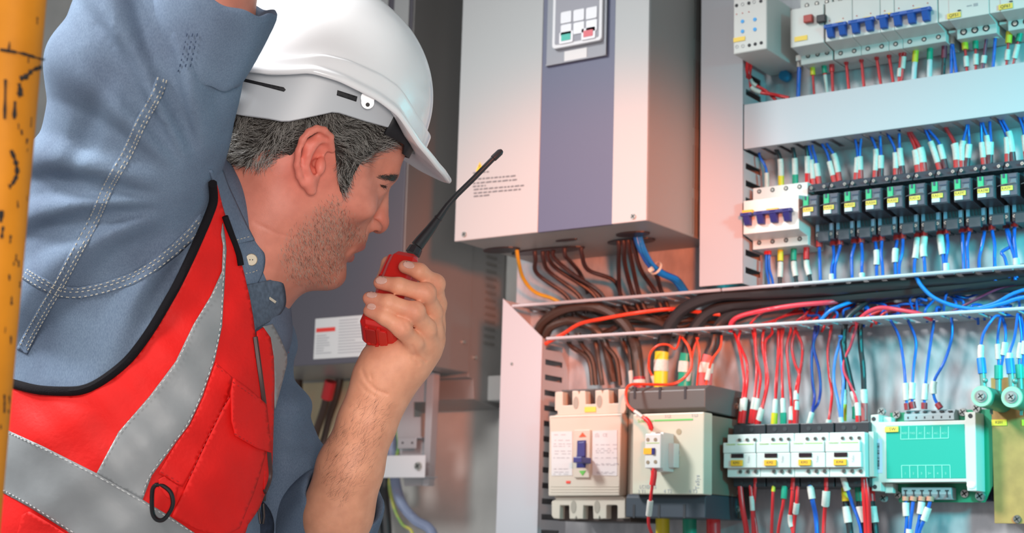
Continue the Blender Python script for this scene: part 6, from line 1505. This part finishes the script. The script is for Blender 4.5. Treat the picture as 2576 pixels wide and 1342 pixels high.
# trousers at the waist
mb = MB(); jm = mat('jeans', (.03, .045, .08), .85, noise=.4, nscale=200)
jv, jq = nets(lambda P: chain(P, [(PD(600, 1330, 1.52), .035), (PD(560, 1440, 1.52), .06)]), *bounds([PD(470, 1300, 1.45), PD(700, 1440, 1.6)], .08), .005); mesh_np('trousers', jv, jq, jm, person, origin=PO)
patch('lower_pocket_flap', VB, [(60, 1296), (78, 1287), (120, 1312), (176, 1348), (220, 1395), (58, 1395), (48, 1345)], .006, VRED, vest, step=8, solid=.002)
# ---- D ring
dr = [(392, 1221), (384, 1232), (382, 1262), (384, 1292), (393, 1307), (406, 1310), (418, 1302), (431, 1282), (435, 1262), (428, 1238), (408, 1222)]
h_ = castb(VB, 405, 1262); dd = (h_[0]-CC).dot(CF)-.008
o = MB().tube([atd(x, y, dd) for x, y in crom([Vector((a, b, 0)) for a, b in dr+dr[:1]], 4)[:-1] and [(p.x, p.y) for p in crom([Vector((a, b, 0)) for a, b in dr+dr[:1]], 4)[:-1]]], .0019, 8, closed=True).build('snap_ring', mat('black_metal', (.012, .012, .014), .3, .4), smooth=True)
tag(o, 'black oval metal ring hanging from the vest pocket loop', 'ring')
patch('ring_loop', VB, [(398, 1205), (412, 1198), (447, 1222), (438, 1260), (420, 1252), (400, 1228)], .010, VRED, vest, step=6, solid=.002)
# ---- nails
NAIL = mat('fingernail', (.74, .44, .36), .28, spec=.6)
for k_, (cx, cy, a, b, th) in {'index': (1028, 667, 15, 9, .25), 'middle': (959, 706, 15, 10, -.05), 'ring': (935, 742, 14, 8.5, .05), 'pinky': (934, 772, 12, 8, .1)}.items():
    c, s_ = math.cos(th), math.sin(th)
    patch('fingernail', BODY, [(cx+c*a*math.cos(t)-s_*b*math.sin(t), cy+s_*a*math.cos(t)+c*b*math.sin(t)) for t in [i*math.pi/9 for i in range(18)]], .0006, NAIL, person, step=3, solid=.0005)
# ---- eye, brow, hair
mb = MB(); mb.ball(hw(74.5, -31, 7.5), .0118, 20, 14); mb.build('eyeball', mat('eye_white', (.7, .66, .62), .2), person, smooth=True)
mb = MB(); mb.ball(hw(74.5, 31, 7.5), .0118, 20, 14); mb.build('eyeball', mat('eye_white', (0, 0, 0)), person, smooth=True)
HD1 = mat('hair_dark', (.030, .024, .020), .45, spec=.6); HG = mat('hair_grey', (.42, .40, .37), .4, spec=.6); HB = mat('hair_under', (.035, .028, .024), .8)
HP = [(520, 350), (560, 270), (590, 262), (700, 255), (800, 225), (880, 245), (950, 275), (990, 318), (1008, 345), (985, 362), (930, 388), (905, 412), (890, 436), (880, 462), (868, 486), (856, 482), (850, 450), (846, 410), (842, 372), (830, 338), (805, 324), (782, 328), (764, 345), (748, 372), (735, 388), (705, 402), (690, 412), (660, 422), (610, 418), (575, 412), (545, 404), (532, 385)]
ub = patch('hair', HEADF, HP, lambda x, y: .0028 if x < 760 else .0018, HB, person, step=7, solid=.001)
UB = BODY
rnd = random.Random(11)
def inpoly(x, y, poly):
    c = False; j = len(poly)-1
    for i in range(len(poly)):
        xi, yi = poly[i]; xj, yj = poly[j]
        if (yi > y) != (yj > y) and x < (xj-xi)*(y-yi)/(yj-yi)+xi: c = not c
        j = i
    return c
LIPS = [(876, 624), (898, 610), (928, 614), (912, 634), (892, 641), (893, 662), (872, 678), (864, 656), (872, 638)]
def edist(x, y, poly):
    m_ = 1e9; p = Vector((x, y))
    for i in range(len(poly)):
        a, b = Vector(poly[i]), Vector(poly[(i+1) % len(poly)]); t = max(0, min(1, (p-a).dot(b-a)/(b-a).length_squared)); m_ = min(m_, (p-a-(b-a)*t).length)
    return m_
def strands(name, m, poly, n, flow, L, w, lift, parent, segs=5, seed=1, curl=.35, form=None, jit=.3, edge=0.):
    form = form or BODY
    R_ = random.Random(seed); x0, x1 = min(p[0] for p in poly), max(p[0] for p in poly); y0, y1 = min(p[1] for p in poly), max(p[1] for p in poly)
    mb_ = MB(); k = 0; tries = 0
    while k < n and tries < n*12:
        tries += 1
        x, y = R_.uniform(x0, x1), R_.uniform(y0, y1)
        if not inpoly(x, y, poly): continue
        if seed in (6, 7) and inpoly(x, y, LIPS): continue
        if edge and R_.random() > min(edist(x, y, poly)/edge, 1): continue
        dx, dy = flow(x, y); a = math.atan2(dy, dx)+R_.gauss(0, jit); l = L(x, y)*R_.uniform(.6, 1.25); cv = R_.gauss(0, curl)*.5+curl*math.sin(x*.05+y*.04); P = []; st = l/segs; lf = lift*R_.uniform(.5, 1.3)
        for i in range(segs+1):
            h_ = castb(form, x, y)
            if h_[0] is None: break
            t = i/segs; P.append(h_[0]-ray(x, y).normalized()*(.0008+lf*math.sin(min(1, t*1.3)*math.pi*.62)))
            x += math.cos(a)*st; y += math.sin(a)*st; a += cv/segs
        if len(P) > 2 and max((p-q_).length for p, q_ in zip(P, P[1:])) < .012:
            mb_.tube(P, [w*(1-.75*i/(len(P)-1)) for i in range(len(P))], 3); k += 1
    o = mb_.build(name, m, parent, smooth=True); o['kind'] = 'stuff'; return o
def hflow(x, y):
    wv = .55*math.sin(x*.045+y*.03)+.35*math.sin(x*.02-y*.07+1)
    if x < 770:
        t = min(1, max(0, (770-x)/200)); a = math.atan2(.42+.25*t, -1)
    elif y > 400 and x < 905: a = math.atan2(1, .35-(x-850)*.012)
    else:
        t = min(1, (x-770)/170); a = math.atan2(.75-.45*t, .35+.9*t)
    a += wv*.6; return (math.cos(a), math.sin(a))
strands('hair_strands', HD1, HP, 3200, hflow, lambda x, y: 46 if y < 400 else 26, .00024, .0060, ub, seed=2, curl=.9, form=HEADF, segs=6, jit=.14)
strands('grey_hair_strands', HG, HP, 3000, hflow, lambda x, y: 44 if y < 400 else 26, .00019, .0072, ub, seed=3, curl=1.0, form=HEADF, segs=6, jit=.2)
BP = [(940, 446), (958, 438), (984, 436), (1006, 441), (1004, 456), (988, 463), (976, 456), (955, 452)]
strands('eyebrow', HD1, BP, 190, lambda x, y: (1, .25), lambda x, y: 18, .00017, .0016, person, seed=4, edge=8)
strands('eyelashes', HD1, [(956, 464), (974, 468), (974, 474), (958, 470)], 34, lambda x, y: (1, .45), lambda x, y: 12, .0002, .003, person, seed=5)
SP_ = [(830, 478), (872, 495), (905, 560), (925, 586), (932, 600), (928, 614), (900, 628), (880, 632), (888, 668), (868, 684), (858, 704), (852, 726), (820, 732), (760, 726), (715, 706), (690, 640), (720, 580), (770, 530)]
fl_ = lambda x, y: (.25, 1) if x < 850 else (-.15, 1)
strands('stubble', HD1, SP_, 1000, fl_, lambda x, y: 8, .00011, .0010, person, segs=2, seed=6, edge=55)
strands('grey_stubble', mat('hair_pale', (.5, .42, .34), .5), SP_, 1500, fl_, lambda x, y: 9, .00013, .0012, person, segs=2, seed=7, edge=30)
strands('arm_hair', HD1, [(905, 985), (990, 1010), (960, 1120), (925, 1210), (850, 1300), (800, 1230), (800, 1130), (860, 1050)], 520, lambda x, y: (.5, -.6), lambda x, y: 20, .00006, .0016, person, segs=4, seed=8, edge=15)
# ================================================================== HELMET
HWH = mat('helmet_shell', (.92, .92, .93), .28, spec=.5, coat=.3, noise=.03, nscale=20)
def itp(x, T):
    for (a, b), (c, d) in zip(T, T[1:]):
        if x <= c: return b+(d-b)*max(0, min(1, (x-a)/(c-a)))
    return T[-1][1]
def rimz(ph):   # degrees from the front
    return itp(abs(ph), [(0, 50), (20, 50), (35, 53), (52, 61), (68, 75), (80, 78), (98, 77), (110, 72), (118, 62), (126, 54), (143, 44), (160, 41), (180, 40)])
def brim(ph): return itp(abs(ph), [(0, 34), (15, 32), (30, 25), (45, 15), (60, 6), (75, 2), (180, 2)])
NPH = 120; rows = []
CX, CZ, RX, RY, RZ = -8, 68, 111, 97, 100
def dome(ph, z, g=0):
    q = max(0, 1-((z-CZ)/(RZ+g))**2)**.5 if z > CZ else 1.0-.00012*(CZ-z)**1.2
    c, s_ = math.cos(math.radians(ph)), math.sin(math.radians(ph)); return (CX+(RX+g)*q*c, (RY+g)*q*s_)
mb = MB(); ring = []
for k in range(NPH):
    ph = 360*k/NPH; ps = ph if ph <= 180 else ph-360; zr = rimz(ps); bh = itp(abs(ps), [(0, 27), (30, 26), (60, 25), (100, 21), (140, 17), (180, 15)]); e = brim(ps); col_ = []
    c, s_ = math.cos(math.radians(ph)), math.sin(math.radians(ph))
    zt_ = zr+bh
    for i in range(1, 15):      # dome from near the crown to the ledge
        a = i/14*.5*math.pi; z = zt_+(CZ+RZ-zt_)*math.cos(a)**1.0
        x, y = dome(ph, z); rd = 1.8*math.exp(-(y/16)**2)*(1 if x > -20 else .6)
        col_.append((x+(rd if x > 0 else -rd)*(1 if i > 3 else 0), y, z+(rd if i < 10 else 0)))
    def add(g, z):
        x, y = dome(ph, max(z, 0)); n_ = math.hypot(x-CX, y); col_.append((x+(x-CX)/n_*g, y+y/n_*g, z))
    add(.4, zt_-.2); add(1.0, zt_-.4); add(4.6, zt_-1.4); add(5.4, zt_-2.0); add(5.9, zt_-4); add(6.6, zr+8.5); add(6.8+e*.05, zr+7.6); add(8.6+e*.3, zr+6.2-e*.04); add(9.8+e*.8, zr+5.6-e*.14); add(10.8+e, zr+4.4-e*.20); add(11.6+e, zr+1.6-e*.22); add(10.2+e, zr-1.2-e*.22)
    add(6.5+e*.7, zr-.6-e*.14); add(3.2+e*.2, zr-.4); add(-2.6, zr+1.5); add(-3.0, zr+12); add(-3.2, zr+28)
    ring.append(col_)
m_ = len(ring[0]); hv = [hw(*p) for c in ring for p in c]; hf = []
for k in range(NPH):
    j = (k+1) % NPH
    hf += [(k*m_+i, k*m_+i+1, j*m_+i+1, j*m_+i) for i in range(m_-1)]
top_ = len(hv); hv.append(hw(CX, 0, CZ+RZ+1.8)); hf += [(top_, k*m_, ((k+1) % NPH)*m_) for k in range(NPH)]
hz = thing('hard_hat', "white hard hat with grey inner band on the man's head", 'helmet', Vector(hw(0, 0, 60)))
mb = MB(); mb.add(hv, hf); mb.build('shell', HWH, hz, smooth=True, sub=1)
# inner band: follows the head, cut lower at the back
HBM = mat('headband_grey', (.56, .59, .62), .4)
def bandlow(x, ny): return itp(x, [(-110, 4), (-80, 10), (-60, 18), (-47, 22), (-42, 25), (-12, 50), (-6, 52), (18, 56), (48, 62), (62, 65)])
v = []; N = 90
for k in range(N+1):
    ph = 25+310*k/N; c, s_ = math.cos(math.radians(ph)), math.sin(math.radians(ph)); 
    x = -6+101*c; y = 88*s_; zl_ = bandlow(x, 0); zh = max(rimz(ph if ph <= 180 else ph-360)+9, zl_+8)
    for z, g in ((zl_, 0), (zl_+1, 1), (zh, 1.2), (zh, -1), (zl_, -1)): v.append(hw(x+g*c, y+g*s_, z))
f = [(k*5+i, k*5+(i+1) % 5, (k+1)*5+(i+1) % 5, (k+1)*5+i) for k in range(N) for i in range(5)]
mb = MB(); mb.add(v, f); hb = mb.build('headband', HBM, hz, smooth=True)
HBV = BVHTree.FromPolygons([tuple(p) for p in v], f)
DK2 = mat('liner_dark', (.012, .012, .015), .6)
patch('band_slot', HBV, [(849, 227), (899, 243), (896, 256), (847, 240)], .0007, DK2, hz, step=5, solid=.0004)
patch('band_slot', HBV, [(598, 194), (650, 206), (714, 220), (719, 226), (714, 231), (650, 214), (598, 202)], .0007, DK2, hz, step=5, solid=.0004)
vv = []; 
for k in range(31):
    ph = -62+124*k/30; c, s_ = math.cos(math.radians(ph)), math.sin(math.radians(ph))
    for z in (47 if abs(ph) < 40 else 55, 82): vv.append(hw(-4+101*c, 86*s_, z))
mb = MB(); mb.add(vv, [(2*k, 2*k+2, 2*k+3, 2*k+1) for k in range(30)]); mb.build('sweatband', DK2, hz, smooth=True, solid=.002)
ec = Vector(hw(20, -100, 70)); tc_ = -ray(925, 262).normalized()
e0 = CC+ray(925, 258)*((ec-CC).dot(CF))
mb = MB(); mb.cyl(e0, e0+tc_*.0025, .0058, n=20); mb.cyl(e0+CU*.004, e0+CU*.004+tc_*.0025, .0062, n=20); eb = mb.build('chin_strap_tab', HWH, hz, smooth=True)
mb = MB(); mb.cyl(e0-CU*.002+tc_*.0020, e0-CU*.002+tc_*.0028, .0019, n=12); mb.build('tab_hole', INK, eb)
# ================================================================== RADIO
RB, RT = Vector(PD(950, 848, 1.470)), Vector(PD(1024, 655, 1.530))
ax = (RT-RB).normalized(); sx_ = CR-ax*CR.dot(ax); sx_.normalize(); sy_ = ax.cross(sx_).normalized()
RRED = mat('radio_red', (.62, .015, .012), .32, spec=.5, coat=.2)
rd = thing('handheld_radio', "red handheld radio with black antenna in the man's hand", 'radio', RB)
def loft(secs, n=None):
    v = []; 
    for c, pts in secs: v += [c+sx_*a+sy_*b for a, b in pts]
    n = len(secs[0][1]); f = [tuple(range(n-1, -1, -1)), tuple(range((len(secs)-1)*n, len(secs)*n))]
    for i in range(len(secs)-1): f += [(i*n+k, i*n+(k+1) % n, (i+1)*n+(k+1) % n, (i+1)*n+k) for k in range(n)]
    mb_ = MB(); mb_.add(v, f); return mb_
def rr(a, b, ch, ox=0, oy=0): return [(ox+a, oy-b+ch), (ox+a, oy+b-ch), (ox+a-ch, oy+b), (ox-a+ch, oy+b), (ox-a, oy+b-ch), (ox-a, oy-b+ch), (ox-a+ch, oy-b), (ox+a-ch, oy-b)]
Lr = (RT-RB).length
loft([(RB, rr(.0145, .0165, .004)), (RB+ax*.004, rr(.0178, .0192, .005)), (RB+ax*.020, rr(.0175, .0188, .005)), (RB+ax*.026, rr(.0145, .017, .004)), (RB+ax*(Lr-.02), rr(.0145, .017, .004)), (RB+ax*(Lr-.008), rr(.0140, .016, .004)), (RB+ax*Lr, rr(.0115, .012, .004))]).build('body', RRED, rd, bevel=.001)
loft([(RB-ax*.0016, rr(.0050, .0105, .001, -.0062)), (RB+ax*.001, rr(.0050, .0105, .001, -.0062))]).build('battery_door', mat('radio_red_dark', (.42, .012, .01), .4), rd, bevel=.0006)
loft([(RB-ax*.0020, rr(.0042, .0115, .001, .0055)), (RB+ax*.001, rr(.0042, .0115, .001, .0055))]).build('belt_clip_foot', RRED, rd, bevel=.0006)
for i, (ox, oy) in enumerate(((-.009, .012), (.002, -.013), (.009, .010), (-.001, .013), (-.010, -.012))): loft([(RB-ax*.0022, rr(.0018, .0018, .0006, ox, oy)), (RB+ax*.001, rr(.0018, .0018, .0006, ox, oy))]).build('rib', RRED, rd, bevel=.0003)
loft([(RT-ax*.030, rr(.0032, .0085, .002, -.0165)), (RT-ax*.003, rr(.0032, .0085, .002, -.0150))]).build('speaker_grille', RRED, rd, bevel=.0008)
tv_ = -ray(1005, 680).normalized()
PT = [(985, 695), (1000, 672), (1012, 672), (1016, 684), (1006, 700), (992, 702)]
mb = MB(); dd = (Vector(RT)-CC).dot(CF)-.026; pv = [atd(x, y, dd) for x, y in PT]; nn = len(pv); mb.add(pv+[p+CF*.006 for p in pv], [tuple(range(nn)), tuple(range(2*nn-1, nn-1, -1))]+[((i+1) % nn, i, nn+i, nn+(i+1) % nn) for i in range(nn)]); mb.build('talk_button', mat('button_brown_black', (.03, .02, .02), .5), rd, bevel=.0008)
AB = atd(1040, 640, 1.528)
an = [(1038, 640, 1.528, .0078), (1047, 623, 1.530, .0078), (1049, 620, 1.530, .0062), (1062, 603, 1.532, .0058), (1082, 578, 1.535, .0050), (1100, 553, 1.538, .0040), (1102, 550, 1.538, .0044), (1106, 545, 1.538, .0036), (1125, 518, 1.54, .0030), (1150, 490, 1.543, .0027), (1190, 451, 1.548, .0027), (1232, 408, 1.552, .0027), (1240, 400, 1.553, .0027), (1241, 399, 1.553, .0034), (1258, 383, 1.555, .0034), (1262, 380, 1.556, .0022)]
mb = MB(); mb.tube([atd(x, y, d) for x, y, d, r in an[2:]], [r for *_, r in an[2:]], 16); mb.build('antenna', mat('antenna_rubber', (.022, .022, .026), .38), rd, smooth=True)
mb = MB(); mb.cyl(atd(*an[0][:3]), atd(*an[1][:3]), .0078, .0070, 8); mb.build('antenna_nut', DARKP, rd, bevel=.0006)
# ================================================================== POLE
PC = mat('pole_orange', (.85, .30, .012), .62, spec=.3, noise=.25, nscale=14, bump=.1)
pa, pb = atd(48, -120, .95), atd(-92, 1480, .95)
po = thing('scaffold_pole', 'orange painted steel pole with black scuffs at the left edge', 'pole', pb)
mb = MB(); mb.cyl(pb, pa, .0185, n=40); pl = mb.build('tube', PC, po, smooth=True)
PBV = BVHTree.FromPolygons([tuple(p) for p in mb.v], mb.f)
SC = mat('scuff_black', (.02, .015, .012), .8)
rs = random.Random(5)
def scuff(pts, r): 
    P = onform(PBV, pts, .0002, 4)
    if len(P) > 1:
        mb_ = MB(); mb_.tube(P, [r*rs.uniform(.4, 1.3) for _ in P], 5); mb_.build('scuff', SC, po, smooth=True)
scuff([(0, 125), (30, 130), (60, 136), (100, 148), (113, 150)], .0009); scuff([(24, 105), (22, 128)], .0006)
scuff([(100, 170), (80, 178), (66, 192), (50, 198)], .0016); scuff([(48, 210), (52, 240), (44, 232)], .0015); scuff([(38, 255), (36, 300)], .0018); scuff([(14, 200), (12, 300)], .0010)
scuff([(28, 378), (40, 410), (42, 440), (30, 465), (22, 470)], .0016); scuff([(4, 530), (2, 560)], .0014); scuff([(8, 570), (4, 600)], .0010)
for i in range(26):
    y = rs.uniform(0, 1200); x = 120-y*.093-rs.uniform(2, 45); scuff([(x, y), (x+rs.uniform(-2, 2), y+rs.uniform(6, 26))], rs.uniform(.0003, .0008))
bake_text()
